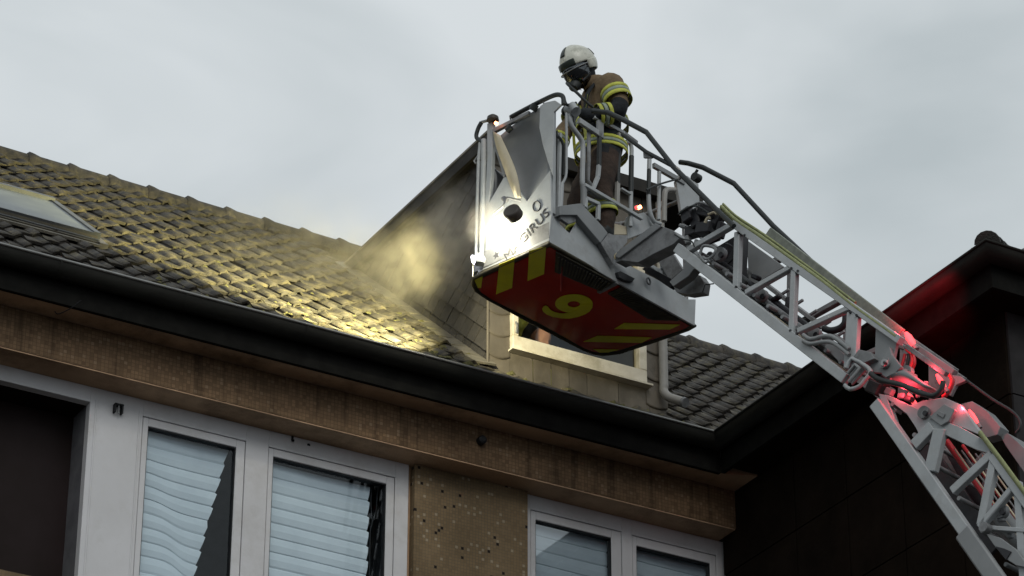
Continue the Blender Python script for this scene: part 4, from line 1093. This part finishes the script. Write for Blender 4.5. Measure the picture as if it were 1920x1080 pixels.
# machinery at the ladder head and at the hinge: irregular castings, hoses, couplings
rnd = random.Random(11)
def lump(px, py, t, s_, m_, name='valve_block'):
    c_ = lp(px, py, t); a = rnd.uniform(0, 3); d1 = (e2*math.cos(a)+ez*math.sin(a)); d2 = e1.cross(d1)
    G().bar(c_-d1*s_*.6, c_+d1*s_*.6, s_*rnd.uniform(.5, 1), s_*rnd.uniform(.4, .9), e1).obj(name, m_, ld, bevel=.008)
for (px, py, t, s_, m_) in ((1290, 405, .55, .10, 'black'), (1308, 412, .6, .13, 'black'), (1330, 398, .6, .14, 'black'), (1345, 415, .62, .13, 'black'), (1325, 430, .6, .12, 'black'), (1300, 435, .62, .09, 'black'), (1352, 432, .6, .1, 'black'), (1335, 448, .62, .1, 'black'), (1282, 425, .65, .07, 'steel'), (1318, 388, .62, .06, 'panel_grey'), (1290, 450, .6, .06, 'panel_grey'), (1305, 457, .52, .055, 'panel_grey'),
                        (1345, 478, .62, .06, 'black'), (1362, 470, .7, .09, 'black'), (1395, 528, .6, .06, 'rubber'), (1440, 585, .62, .07, 'black'), (1470, 600, .66, .06, 'black'), (1418, 520, .7, .06, 'black'), (1455, 560, .68, .07, 'black'),
                        (1700, 700, .6, .06, 'black'), (1712, 708, .62, .05, 'steel'), (1730, 760, .58, .06, 'black'), (1690, 742, .55, .05, 'steel'), (1705, 748, .56, .06, 'black'), (1745, 758, .6, .07, 'steel'), (1722, 738, .6, .05, 'steel'), (1640, 728, .56, .10, 'rubber'), (1655, 722, .6, .10, 'rubber'), (1668, 735, .56, .06, 'panel_grey'), (1735, 722, .6, .045, 'steel'),
                        (1690, 650, .62, .05, 'panel_grey'), (1700, 672, .68, .06, 'panel_grey'), (1878, 975, .55, .05, 'steel'), (1895, 1000, .55, .06, 'panel_grey'), (1862, 960, .6, .04, 'steel'), (1885, 940, .65, .05, 'steel')):
    lump(px, py, t, s_, M[m_])
for pts, r, m_, t in (([(1272, 402), (1284, 393), (1300, 386), (1314, 390), (1332, 402)], .008, 'rubber', .5), ([(1290, 392), (1312, 380), (1334, 388), (1352, 404)], .010, 'steel', .52),
                      ([(1265, 440), (1280, 448), (1296, 452), (1302, 462)], .006, 'rubber', .45), ([(1312, 478), (1318, 462), (1332, 462), (1342, 468), (1336, 480), (1326, 486), (1318, 482)], .012, 'panel_grey', .48), ([(1310, 476), (1322, 492), (1330, 488)], .010, 'panel_grey', .47),
                      ([(1328, 402), (1340, 398), (1343, 402)], .009, 'cream', .48), ([(1322, 418), (1326, 410), (1331, 408)], .012, 'cream', .48),
                      ([(1360, 500), (1372, 488), (1384, 478)], .008, 'rubber', .7), ([(1480, 560), (1478, 575), (1468, 585), (1455, 590)], .03, 'black', .8), ([(1586, 592), (1584, 606), (1574, 616), (1558, 620), (1545, 616)], .026, 'black', .75),
                      ([(1700, 655), (1712, 668), (1714, 682), (1708, 696)], .014, 'bracket_red', .75), ([(1768, 745), (1778, 735), (1786, 715), (1780, 702)], .016, 'bracket_red', .7)):
    ltube(pts, r, 'hose_line', M[m_], t, 4)
# bracket arm from the chord down to the basket and its foot
lpl([(1264, 462), (1290, 455), (1302, 474), (1320, 500), (1300, 505), (1290, 518), (1262, 537), (1255, 528), (1280, 505), (1285, 492)], 'basket_bracket', M['panel_grey'], t=TN+.3, th=.08)
lpl([(1262, 537), (1290, 512), (1312, 516), (1320, 528), (1317, 548), (1290, 552), (1268, 548)], 'bracket_foot', ST, t=TN+.45, th=.08)
ltube([(1317, 548), (1322, 534), (1338, 532)], .005, 'wire', M['rubber'], TN+.4)
# black hand rails of the ladder
def hrail(pts, t, r=.021): ltube(pts, r, 'hand_rail', M['rubber'], t, 0)
hrail([(1112, 208), (1140, 211), (1167, 224), (1212, 248), (1262, 312), (1300, 350), (1345, 395), (1376, 424)], .42)
hrail([(1167, 252), (1212, 285), (1262, 312)], .42, .016)
hrail([(1275, 304), (1290, 306), (1318, 314), (1376, 344), (1450, 424), (1524, 493)], TN+TWD+.12)
ltube([(1262, 312), (1272, 318), (1276, 330), (1272, 336)], .014, 'rail_bracket', M['pipe'], .42, 3)
ltube([(1302, 328), (1308, 318)], .012, 'rail_bracket', M['rubber'], TN+TWD)
disc(1309, 335, .035, 'rail_socket', M['rubber'], TN+.4)
lpl([(1205, 280), (1215, 285), (1228, 292), (1220, 296), (1206, 296)], 'rail_latch', ST, t=.42, th=.02)
# pedestal at the foot of the ladder (below the picture)
foot = lp(1643, 757) + dm*9.6 + E2W*.5
lb = G(); lb.tube([V((foot.x, foot.y, 1.1)), V((foot.x, foot.y, 2.2))], .9, 20); lb.box((foot.x-1.2, foot.y-1.2, .0), (foot.x+1.2, foot.y+1.2, 1.1)); lb.bar(V((foot.x, foot.y, 2.0)), foot-dm*.3, .8, .5, e1); lb.obj('turntable', ST, ld, bevel=.03)

for i in range(7):      # extra lattice and brackets of the far side, cables along the chords
    a = (1420+i*26, 545+i*19.6); lbar(a, (a[0]+34, a[1]-22), .022, 'far_brace', ST, t=TN+TWD-.08, th=.02)
for k, dz in enumerate((0, .03, .055)):
    P_ = smooth_path([lp(1300+i*48, 490+i*35.5, TN+.08+.03*k)+ez*(dz+.012*math.sin(i*2+k)) for i in range(7)], 3)
    G().tube(P_, .009, 6).obj('cable', M['rubber' if k != 1 else 'cream'], ld)
for (px, py, r_, t) in ((1352, 478, .055, .58), (1430, 556, .05, .6), (1530, 628, .05, .6), (1702, 700, .05, .56), (1735, 775, .045, .5), (1880, 960, .05, .55)):
    disc(px, py, r_, 'pulley', ST, t, .03); disc(px, py, r_*.4, 'pulley_bolt', M['black'], t-.04, .01)
for (x_, y_) in ((1390, 438), (1490, 505), (1600, 588), (1386, 540), (1488, 622)):
    for dx, dy in ((-6, -2), (6, 3)):
        disc(x_+dx, y_+dy, .009, 'bolt', M['black'], TN-.032, .006)
for i in range(4):
    P_ = [lp(1668, 780, TN+.1*i+.12)+dm*k*.5+ez*.01*math.sin(k*2+i) for k in range(0, 18)]; G().tube(P_, .010, 6).obj('cable', M['rubber' if i % 2 else 'panel_grey'], ld)
# beacon lamps on the ladder, glowing red
rb = []
for (px, py, t, lb_, s_) in ((1707, 637, TN+.30, 'red glowing beacon on top of the ladder just above the hinge', .035), (1765, 716, TN+.18, 'long red glowing lamp at the end of the linkage rods', .026), (1826, 783, TN+.15, 'red glowing lamp beside the top of the yellow hose on the main ladder', .024), (1712, 752, TN+.10, 'red glowing lamp low inside the ladder under the hydraulic hose', .024)):
    s_ *= .72
    c_ = lp(px, py, t); t_ = empty('red_beacon', c_, label=lb_, cat='lamp', group='red lamps on the ladder')
    d_ = (ez*.8 + e2*.4).normalized()
    L_ = .05 if s_ > .03 else .075
    G().tube([c_-d_*L_, c_-d_*L_*.4, c_+d_*L_*.4, c_+d_*L_], [s_*.5, s_, s_, s_*.5], 10).obj('lens', M['glow_red'], t_)
    G().tube([c_-d_*(L_+.03), c_-d_*L_*.9], s_*.8, 10).obj('socket', ST, t_)
    l = bpy.data.lights.new('beacon_light', 'POINT'); l.energy = 2.4; l.color = (1, .05, .08); l.shadow_soft_size = s_
    o = bpy.data.objects.new('beacon_light', l); COL.objects.link(o); o.parent = t_; o.location = -e1*.12+ez*.03
    rb.append((t_, c_))
spot('beacon_beam', rb[0][1]+ez*.06-e2*.05, on_x(1725, 560, 13.08), 130, (1, .03, .05), 42, .9, rb[0][0], .05)

# yellow fire hose lying on the ladder
g = G(); hp = [(1352, 392), (1372, 412), (1390, 425), (1430, 450), (1480, 488), (1540, 532), (1600, 577), (1650, 614), (1682, 637)]
P = smooth_path([lp(x+rnd.uniform(-1, 1), y-4+rnd.uniform(-1.2, 1.2), TN-.01) for x, y in hp], 3)
g.tube(P, .026, 8, flat=.6)
P2 = smooth_path([lp(x+4, y-9+rnd.uniform(-1.2, 1.2), TN+.05) for x, y in hp[:-2]], 3)
g.tube(P2, .016, 8, flat=.6)
g.obj('fire_hose', M['hose'], label='flat yellow fire hose lying along the upper edge of the jointed arm', cat='hose')
p = lp(1838, 812, TN-.02)
g = G(); g.tube([p+dm*i*.3 + ez*.01*math.sin(i) for i in range(0, 26)], .028, 8, flat=.6)
g.obj('fire_hose', M['hose'], label='yellow fire hose running down the main ladder at the right edge', cat='hose')
# ================================================================== FIREFIGHTERS
def skin_mesh(name, joints, bones, parent, mats, zone, sub=2):
    """joints: {key: (pos, radius or (rx, ry))}; first joint is the root; returns one continuous mesh"""
    keys = list(joints); idx = {k: i for i, k in enumerate(keys)}
    me = bpy.data.meshes.new(name+'_cage'); me.from_pydata([tuple(joints[k][0]) for k in keys], [(idx[a], idx[b]) for a, b in bones], [])
    tmp = bpy.data.objects.new(name+'_cage', me); COL.objects.link(tmp)
    tmp.modifiers.new('s', 'SKIN').use_smooth_shade = True
    sm_ = tmp.modifiers.new('d', 'SUBSURF'); sm_.levels = sub; sm_.render_levels = sub
    if not me.skin_vertices: me.skin_vertices.new()
    for k, sv in zip(keys, me.skin_vertices[0].data):
        r_ = joints[k][1]; sv.radius = r_ if hasattr(r_, '__len__') else (r_, r_)
    me.skin_vertices[0].data[0].use_root = True
    dg = bpy.context.evaluated_depsgraph_get()
    out = bpy.data.meshes.new_from_object(tmp.evaluated_get(dg)); bpy.data.objects.remove(tmp); bpy.data.meshes.remove(me)
    out.name = name
    o_ = WLOC[parent.name]
    out.materials.clear()
    for m_ in mats: out.materials.append(m_)
    for p in out.polygons:
        p.material_index = zone(p.center); p.use_smooth = True
    # cloth folds
    for v in out.vertices:
        n = (noise.noise(v.co*9)*.016 + noise.noise(v.co*20)*.009) * (.4 if sub < 2 else 1)
        v.co += v.normal*n
    for v in out.vertices: v.co -= o_
    out.update()
    ob = bpy.data.objects.new(name, out); COL.objects.link(ob); ob.parent = parent; WLOC[ob.name] = o_.copy()
    return ob

class Fig:
    def __init__(s, origin, fwd, k=1.0):
        s.k = k
        s.o = V(origin); s.f = V((fwd.x, fwd.y, 0)).normalized(); s.l = V((0, 0, 1)).cross(s.f)
    def __call__(s, f, l, z): return s.o + (s.f*f + s.l*l + V((0, 0, z)))*s.k

fwd = V((-.985, .16, 0))
feet = BP(.78, .22, .30)
P = Fig(feet, fwd, 1.045)
man = empty('person', feet, label='firefighter in white helmet, breathing mask and tan turnout jacket leaning in the basket', cat='person')
J = {
 'pelvis': (P(-.05, 0, .93), (.175, .15)),
 'waist': (P(-.06, 0, 1.05), (.18, .15)),
 'chest': (P(-.08, 0, 1.26), (.20, .165)),
 'upper': (P(-.08, 0, 1.40), (.185, .14)),
 'neck': (P(.0, 0, 1.51), .075),
 'shL': (P(-.07, .19, 1.41), .108), 'elL': (P(-.12, .27, 1.13), .088), 'haL': (P(.12, .24, 1.06), .056), 'wrL': (P(.20, .20, 1.10), .042),
 'shR': (P(-.03, -.19, 1.41), .092), 'elR': (P(.16, -.24, 1.18), .074), 'haR': (P(.27, -.16, .95), .058), 'wrR': (P(.30, -.12, .86), .044),
 'hipL': (P(-.05, .11, .84), .140), 'knL': (P(.03, .14, .47), .115), 'anL': (P(-.03, .14, .12), .098), 'toL': (P(.15, .14, .05), .052),
 'hipR': (P(-.05, -.11, .84), .140), 'knR': (P(.08, -.14, .47), .115), 'anR': (P(.04, -.14, .12), .098), 'toR': (P(.22, -.13, .05), .052),
}
Bn = [('pelvis', 'waist'), ('waist', 'chest'), ('chest', 'upper'), ('upper', 'neck'), ('upper', 'shL'), ('shL', 'elL'), ('elL', 'haL'), ('haL', 'wrL'), ('upper', 'shR'), ('shR', 'elR'), ('elR', 'haR'), ('haR', 'wrR'),
      ('pelvis', 'hipL'), ('hipL', 'knL'), ('knL', 'anL'), ('anL', 'toL'), ('pelvis', 'hipR'), ('hipR', 'knR'), ('knR', 'anR'), ('anR', 'toR')]
def zone(c):
    h = c.z-feet.z; f = (c-feet).dot(P.f); l = (c-feet).dot(P.l)
    if h < .14: return 3
    if h < .84: return 2
    if h > 1.27: return 0                   # tan yoke
    if l > .17 and h < 1.27: return 1
    if l > -.02 and f < .12 and h > .90: return 1       # dark jacket body on the near side
    return 0
body = skin_mesh('body', J, Bn, man, [M['tan'], M['navy'], M['trouser'], M['rubber']], zone)
def band(c, axis, rx, ry, w, m_, par, fdir, name='reflective_band'):
    ax = V(axis).normalized(); a1 = (fdir-ax*fdir.dot(ax)).normalized(); a2 = ax.cross(a1)
    rows = []
    for d_, k in ((-w/2, .97), (-w/2, 1), (w/2, 1), (w/2, .97)):
        rows.append([c+ax*d_+(a1*math.cos(t)*rx+a2*math.sin(t)*ry)*k for t in [2*math.pi*j/24 for j in range(25)]])
    return G().strip(rows, True).obj(name, m_, par)
def lerp(a, b, t): return J[a][0].lerp(J[b][0], t)
for (z, w, m_) in ((.925, .028, 'hivis'), (.955, .030, 'silver'), (.985, .028, 'hivis')):
    band(P(-.055, 0, z-.05), V((0, 0, 1)), .210, .236, w, M[m_], man, P.f)
for (z, w, m_) in ((1.12, .025, 'hivis'), (1.145, .025, 'silver'), (1.17, .025, 'hivis')):
    band(P(-.065, 0, z), V((0, 0, 1)), .210, .236, w, M[m_], man, P.f)
for arm, s_ in (('L', 1), ('R', -1)):
    a = J['sh'+arm][0]; b = J['el'+arm][0]; c = J['ha'+arm][0]
    for t_, w, m_ in ((.34, .035, 'hivis'), (.46, .035, 'silver'), (.58, .04, 'hivis')): band(a.lerp(b, t_), b-a, .118, .118, w, M[m_], man, P.f)
    for t_, w, m_ in ((.45, .03, 'hivis'), (.6, .03, 'silver'), (.75, .03, 'hivis')): band(b.lerp(c, t_), c-b, .090, .090, w, M[m_], man, P.f+V((0, 0, .3)))
for leg in 'LR':
    a = J['kn'+leg][0]; b = J['an'+leg][0]
    for t_, m_ in ((.35, 'hivis'), (.43, 'silver'), (.51, 'hivis')): band(a.lerp(b, t_), b-a, .124, .124, .03, M[m_], man, P.f)
for s_ in (-1, 1):   # vertical reflective braces on the chest
    G().strip([[P(.105+.02*math.sin(k*.5), s_*.11+d_, 1.32-k*.07) for d_ in (-.028, 0, .028)] for k in range(7)], True).obj('reflective_brace', M['hivis'], man)
G().box(tuple(P(.10, -.05, 1.20)-V((.03, .045, .05))), tuple(P(.10, -.05, 1.20)+V((.03, .045, .07)))).obj('radio', M['rubber'], man, bevel=.008)
# collar
band(P(-.01, 0, 1.50), P(.03, 0, .2)-P(0, 0, 0), .092, .098, .09, M['tan'], man, P.f, 'collar')
# gloves with five curled fingers each
def glove(wr, d, palm_n, par):
    d = d.normalized(); pn = (palm_n-d*palm_n.dot(d)).normalized(); sd_ = d.cross(pn)
    g_j = {'w': (wr, .036), 'p': (wr+d*.05, (.042, .026)), 'k': (wr+d*.085, (.043, .022))}
    bn = [('w', 'p'), ('p', 'k')]
    for i, (o_, L_) in enumerate(((-.033, .060), (-.011, .070), (.011, .066), (.033, .052))):
        b = wr+d*.088+sd_*o_
        g_j['f%da' % i] = (b, .0125); g_j['f%db' % i] = (b+d*L_*.5+pn*.012, .0115); g_j['f%dc' % i] = (b+d*L_*.65+pn*.04, .010); g_j['f%dd' % i] = (b+d*L_*.35+pn*.058, .009)
        bn += [('k', 'f%da' % i), ('f%da' % i, 'f%db' % i), ('f%db' % i, 'f%dc' % i), ('f%dc' % i, 'f%dd' % i)]
    b = wr+d*.03-sd_*.035
    g_j['ta'] = (b, .015); g_j['tb'] = (b+d*.03-sd_*.022+pn*.015, .013); g_j['tc'] = (b+d*.055-sd_*.015+pn*.035, .011)
    bn += [('p', 'ta'), ('ta', 'tb'), ('tb', 'tc')]
    return skin_mesh('glove', g_j, bn, par, [M['rubber']], lambda c: 0, 1)
glove(J['wrL'][0], J['wrL'][0]-J['haL'][0], V((0, 0, -1)), man)
glove(J['wrR'][0], J['wrR'][0]-J['haR'][0], P.f*-1, man)

# head: looking down to the left
hc_ = P(.125, 0, 1.635)
hf = (P.f*.80 + V((0, 0, -.52)) + P.l*.28).normalized()      # looking direction
hl = V((0, 0, 1)).cross(hf).normalized(); hu = hf.cross(hl)
def HP(f, l, u): return hc_ + (hf*f + hl*l + hu*u)*1.07
def blob(fun, nu, nv, name, m_, par, u0=0, u1=2*math.pi, v0=0, v1=math.pi, thick=0):
    g = G(); g.strip([[fun(u0+(u1-u0)*i/nu, v0+(v1-v0)*j/nv) for i in range(nu+1)] for j in range(nv+1)], True)
    o = g.obj(name, m_, par)
    if thick: o.modifiers.new('th', 'SOLIDIFY').thickness = thick
    return o
def headf(a, b):
    x = math.cos(a)*math.sin(b); y = math.sin(a)*math.sin(b); z = math.cos(b)
    f = x*.098; l = y*.076; u = z*.118
    if z < 0: l *= 1-.28*(-z); f = f*(1-.12*(-z)) + .012*(-z)
    if x > 0:
        f += .022*math.exp(-(y/.16)**2-((z+.12)/.16)**2)                 # nose
        f -= .010*math.exp(-((abs(y)-.36)/.16)**2-((z-.08)/.12)**2)      # eye sockets
        f += .006*math.exp(-(y/.3)**2-((z+.5)/.08)**2)                   # lips
        f += .010*math.exp(-(y/.3)**2-((z+.85)/.12)**2)                  # chin
    return HP(f, l, u-.03)
blob(headf, 40, 32, 'head', M['skin'], man)
G().tube([HP(-.02, 0, -.10), P(.02, 0, 1.50)], [.062, .075], 14).obj('flash_hood', M['navy'], man)
for s_ in (-1, 1):
    G().tube([HP(.083, s_*.030, -.018), HP(.089, s_*.030, -.018)], [.011, .008], 10).obj('eye', M['white_paint'], man)
def hoodf(a, b):
    x = math.cos(a)*math.sin(b); y = math.sin(a)*math.sin(b); z = math.cos(b)
    return HP(x*.105-.012, y*.092, z*.13-.045)
blob(hoodf, 28, 20, 'flash_hood', M['navy'], man, R(62), R(298), .2, math.pi*.95, .006)
def helm(a, b):
    x = math.cos(a)*math.sin(b); y = math.sin(a)*math.sin(b); z = math.cos(b)
    f = x*.152 - .012; l = y*.128; u = z*.148 + .022
    k = max(0, b/(math.pi*.5)-.9)
    if x > .2: f += .012*k*10*x*.2
    # crest ridge and ear skirt
    u += .010*math.exp(-(y/.25)**2)*(1 if z > 0 else 0)
    return HP(f, l, u)
hm = blob(helm, 40, 18, 'helmet', M['helmet'], man, 0, 2*math.pi, 0, math.pi*.53, .008)
blob(lambda a, b: HP(math.cos(a)*math.sin(b)*.150-.016, math.sin(a)*math.sin(b)*.131, math.cos(b)*.15+.018), 24, 8, 'helmet_skirt', M['helmet'], man, R(75), R(285), math.pi*.5, math.pi*.66, .008)
blob(lambda a, b: HP(math.cos(a)*math.sin(b)*.157-.010, math.sin(a)*math.sin(b)*.133, math.cos(b)*.154+.022), 20, 8, 'helmet_band', M['helmet_dark'], hm, R(-40), R(40), math.pi*.43, math.pi*.53, .005)
blob(lambda a, b: HP(math.cos(a)*math.sin(b)*.158-.010, math.sin(a)*math.sin(b)*.133, math.cos(b)*.158+.024), 6, 10, 'helmet_band', M['helmet_dark'], hm, R(-13), R(13), math.pi*.12, math.pi*.33, .005)
for s_ in (-1, 1):
    blob(lambda a, b: HP(math.cos(a)*math.sin(b)*.154-.014, math.sin(a)*math.sin(b)*.1345, math.cos(b)*.15+.02), 6, 5, 'helmet_sticker', M['helmet_dark'], hm, s_*R(128), s_*R(150), math.pi*.30, math.pi*.44, .003)
g = G(); g.tube([HP(math.cos(a)*.162-.006, math.sin(a)*.137, -.012-.010*math.cos(a)) for a in [R(-75+150*j/16) for j in range(17)]], .006, 6); g.obj('helmet_rim', M['panel_grey'], hm)
# breathing mask
blob(lambda a, b: HP(math.cos(a)*math.sin(b)*.150+.002, math.sin(a)*math.sin(b)*.116, math.cos(b)*.15-.03), 20, 12, 'mask_visor', M['visor'], man, R(-80), R(80), math.pi*.38, math.pi*.86, .003)
g = G(); g.tube([HP(math.cos(a)*.125+.004, math.sin(a)*.108, -.03-.085*abs(math.cos(a))**.6+.03) for a in [R(-80+160*j/16) for j in range(17)]], .010, 8); g.obj('mask_seal', M['rubber'], man)
G().tube([HP(.085, 0, -.115), HP(.13, .0, -.135), HP(.155, .0, -.15)], [.045, .048, .036], 16).obj('breathing_valve', M['rubber'], man)
G().tube([HP(.02, .10, -.09), HP(.09, .06, -.125)], [.012, .014], 8).obj('mask_strap', M['rubber'], man)
G().tube(smooth_path([HP(.14, .01, -.15), P(.26, .10, 1.40), P(.20, .17, 1.28), P(.10, .19, 1.18), P(-.05, .22, 1.1)], 4), .013, 8).obj('air_hose', M['rubber'], man)
# breathing apparatus on the back
G().tube([P(-.27, .03, .98), P(-.27, .03, 1.02), P(-.29, .03, 1.34), P(-.28, .03, 1.40)], [.04, .072, .072, .03], 16).obj('air_cylinder', M['navy'], man) if False else None
for s_ in (-1, 1):
    G().tube(smooth_path([P(-.22, s_*.12, 1.28), P(-.14, s_*.13, 1.49), P(-.0, s_*.13, 1.47), P(.10, s_*.12, 1.33), P(.12, s_*.12, 1.15)], 4), .022, 6, flat=.4).obj('harness_strap', M['navy'], man)

# person inside the dormer room, bent behind the glass
q = on_y(1022, 640, YD+.35)
man2 = empty('person', (q.x, YD+.5, zf), label='person with bare head bending behind the lit dormer window', cat='person')
P2_ = Fig((q.x-.10, YD+.52, q.z-1.30), V((.35, -1, 0)))
ft = P2_.o
J2 = {'pelvis': (P2_(-.25, 0, .80), (.16, .13)), 'waist': (P2_(-.2, 0, .92), (.16, .13)), 'chest': (P2_(-.05, 0, 1.08), (.17, .14)), 'upper': (P2_(.02, 0, 1.17), (.15, .11)), 'neck': (P2_(.08, 0, 1.23), .06),
 'shL': (P2_(.0, .18, 1.18), .085), 'elL': (P2_(.10, .26, .95), .065), 'haL': (P2_(.25, .18, .88), .05), 'shR': (P2_(.0, -.18, 1.20), .09), 'elR': (P2_(.14, -.30, 1.28), .075), 'haR': (P2_(.24, -.24, 1.46), .06),
 'hipL': (P2_(-.25, .1, .72), .11), 'knL': (P2_(-.1, .12, .40), .08), 'anL': (P2_(-.2, .12, .06), .06), 'hipR': (P2_(-.25, -.1, .72), .11), 'knR': (P2_(-.1, -.12, .40), .08), 'anR': (P2_(-.2, -.12, .06), .06)}
Bn2 = [b for b in Bn if b[0] in J2 and b[1] in J2]
skin_mesh('body', J2, Bn2, man2, [M['hivis'], M['trouser']], lambda c: 0 if c.z-ft.z > .8 else 1)
c0 = P2_(.17, -.0, 1.30)
ff2 = (P2_.f*.75+V((0, 0, -.5))).normalized(); ll2 = V((0, 0, 1)).cross(ff2).normalized(); uu2 = ff2.cross(ll2)
def head2(a, b):
    x = math.cos(a)*math.sin(b); y = math.sin(a)*math.sin(b); z = math.cos(b)
    f = x*.098; l = y*.076; u = z*.118
    if z < 0: l *= 1+.28*z
    if x > 0: f += .022*math.exp(-(y/.16)**2-((z+.12)/.16)**2) - .010*math.exp(-((abs(y)-.36)/.16)**2-((z-.08)/.12)**2)
    return c0 + ff2*f + ll2*l + uu2*u
blob(head2, 28, 22, 'head', M['skin'], man2)
glove(J2['haR'][0], J2['haR'][0]-J2['elR'][0], P2_.f, man2)
glove(J2['haL'][0], J2['haL'][0]-J2['elL'][0], V((0, 0, -1)), man2)

# ================================================================== SMOKE
def smoke(name, centre, size, dens, col, blobs, label):
    c_ = V(centre); h = V(size)/2
    m = bpy.data.materials.new(name); m.use_nodes = True; nt = m.node_tree; nt.nodes.clear()
    o = nt.nodes.new('ShaderNodeOutputMaterial'); pv = nt.nodes.new('ShaderNodeVolumePrincipled'); nt.links.new(pv.outputs[0], o.inputs['Volume'])
    pv.inputs['Color'].default_value = (*col, 1); pv.inputs['Anisotropy'].default_value = .1
    geo = nt.nodes.new('ShaderNodeNewGeometry')
    nz = nt.nodes.new('ShaderNodeTexNoise'); nz.inputs['Scale'].default_value = 4.2; nz.inputs['Detail'].default_value = 5; nz.inputs['Roughness'].default_value = .6; nz.inputs['Distortion'].default_value = .6
    nt.links.new(geo.outputs['Position'], nz.inputs['Vector'])
    nr_ = nt.nodes.new('ShaderNodeMapRange'); nr_.inputs['From Min'].default_value = .42; nr_.inputs['From Max'].default_value = .66; nr_.inputs['To Min'].default_value = .12
    nt.links.new(nz.outputs['Fac'], nr_.inputs['Value'])
    total = None
    for (bc, rr, w) in blobs:
        sb = nt.nodes.new('ShaderNodeVectorMath'); sb.operation = 'SUBTRACT'; sb.inputs[1].default_value = tuple(bc); nt.links.new(geo.outputs['Position'], sb.inputs[0])
        dv = nt.nodes.new('ShaderNodeVectorMath'); dv.operation = 'DIVIDE'; dv.inputs[1].default_value = rr; nt.links.new(sb.outputs[0], dv.inputs[0])
        ln = nt.nodes.new('ShaderNodeVectorMath'); ln.operation = 'LENGTH'; nt.links.new(dv.outputs[0], ln.inputs[0])
        mr = nt.nodes.new('ShaderNodeMapRange'); mr.interpolation_type = 'SMOOTHERSTEP'; mr.inputs['From Min'].default_value = 0; mr.inputs['From Max'].default_value = 1; mr.inputs['To Min'].default_value = w; mr.inputs['To Max'].default_value = 0
        nt.links.new(ln.outputs['Value'], mr.inputs['Value'])
        if total is None: total = mr.outputs['Result']
        else:
            ad = nt.nodes.new('ShaderNodeMath'); ad.operation = 'ADD'; nt.links.new(total, ad.inputs[0]); nt.links.new(mr.outputs['Result'], ad.inputs[1]); total = ad.outputs[0]
    ml = nt.nodes.new('ShaderNodeMath'); ml.operation = 'MULTIPLY'; nt.links.new(total, ml.inputs[0]); nt.links.new(nr_.outputs['Result'], ml.inputs[1])
    m2 = nt.nodes.new('ShaderNodeMath'); m2.operation = 'MULTIPLY'; m2.inputs[1].default_value = dens; nt.links.new(ml.outputs[0], m2.inputs[0]); nt.links.new(m2.outputs[0], pv.inputs['Density'])
    ob = G().box(tuple(c_-h), tuple(c_+h)).obj(name, m, kind='stuff', label=label, cat='smoke')
    return ob
sc_ = on_x(830, 470, XD0-.35)
sc2 = on_x(760, 520, XD0-.35); sc3 = on_x(850, 400, XD0-.35)
bl = [(sc_, (.55, .55, .50), 1.0), (sc2, (.6, .7, .45), .6), (sc3, (.4, .45, .4), .55), (on_x(690, 500, XD0-.5), (.8, .8, .35), .22), (on_x(560, 470, XD0-1.2), (1.2, 1.2, .4), .09), (lc-e1*.16, (.20, .24, .24), 1.3)]  # last blob is mist added round the lamp to give it a glow
cc = V((XD0-1.35, sc_.y+.3, sc_.z+.1))
smoke('smoke_cloud', cc, (2.5, 4.6, 2.4), 4.3, (.62, .58, .50), bl, 'drifting tan smoke lit by the floodlight in front of the slate dormer cheek, plus mist added for the lamp glow')
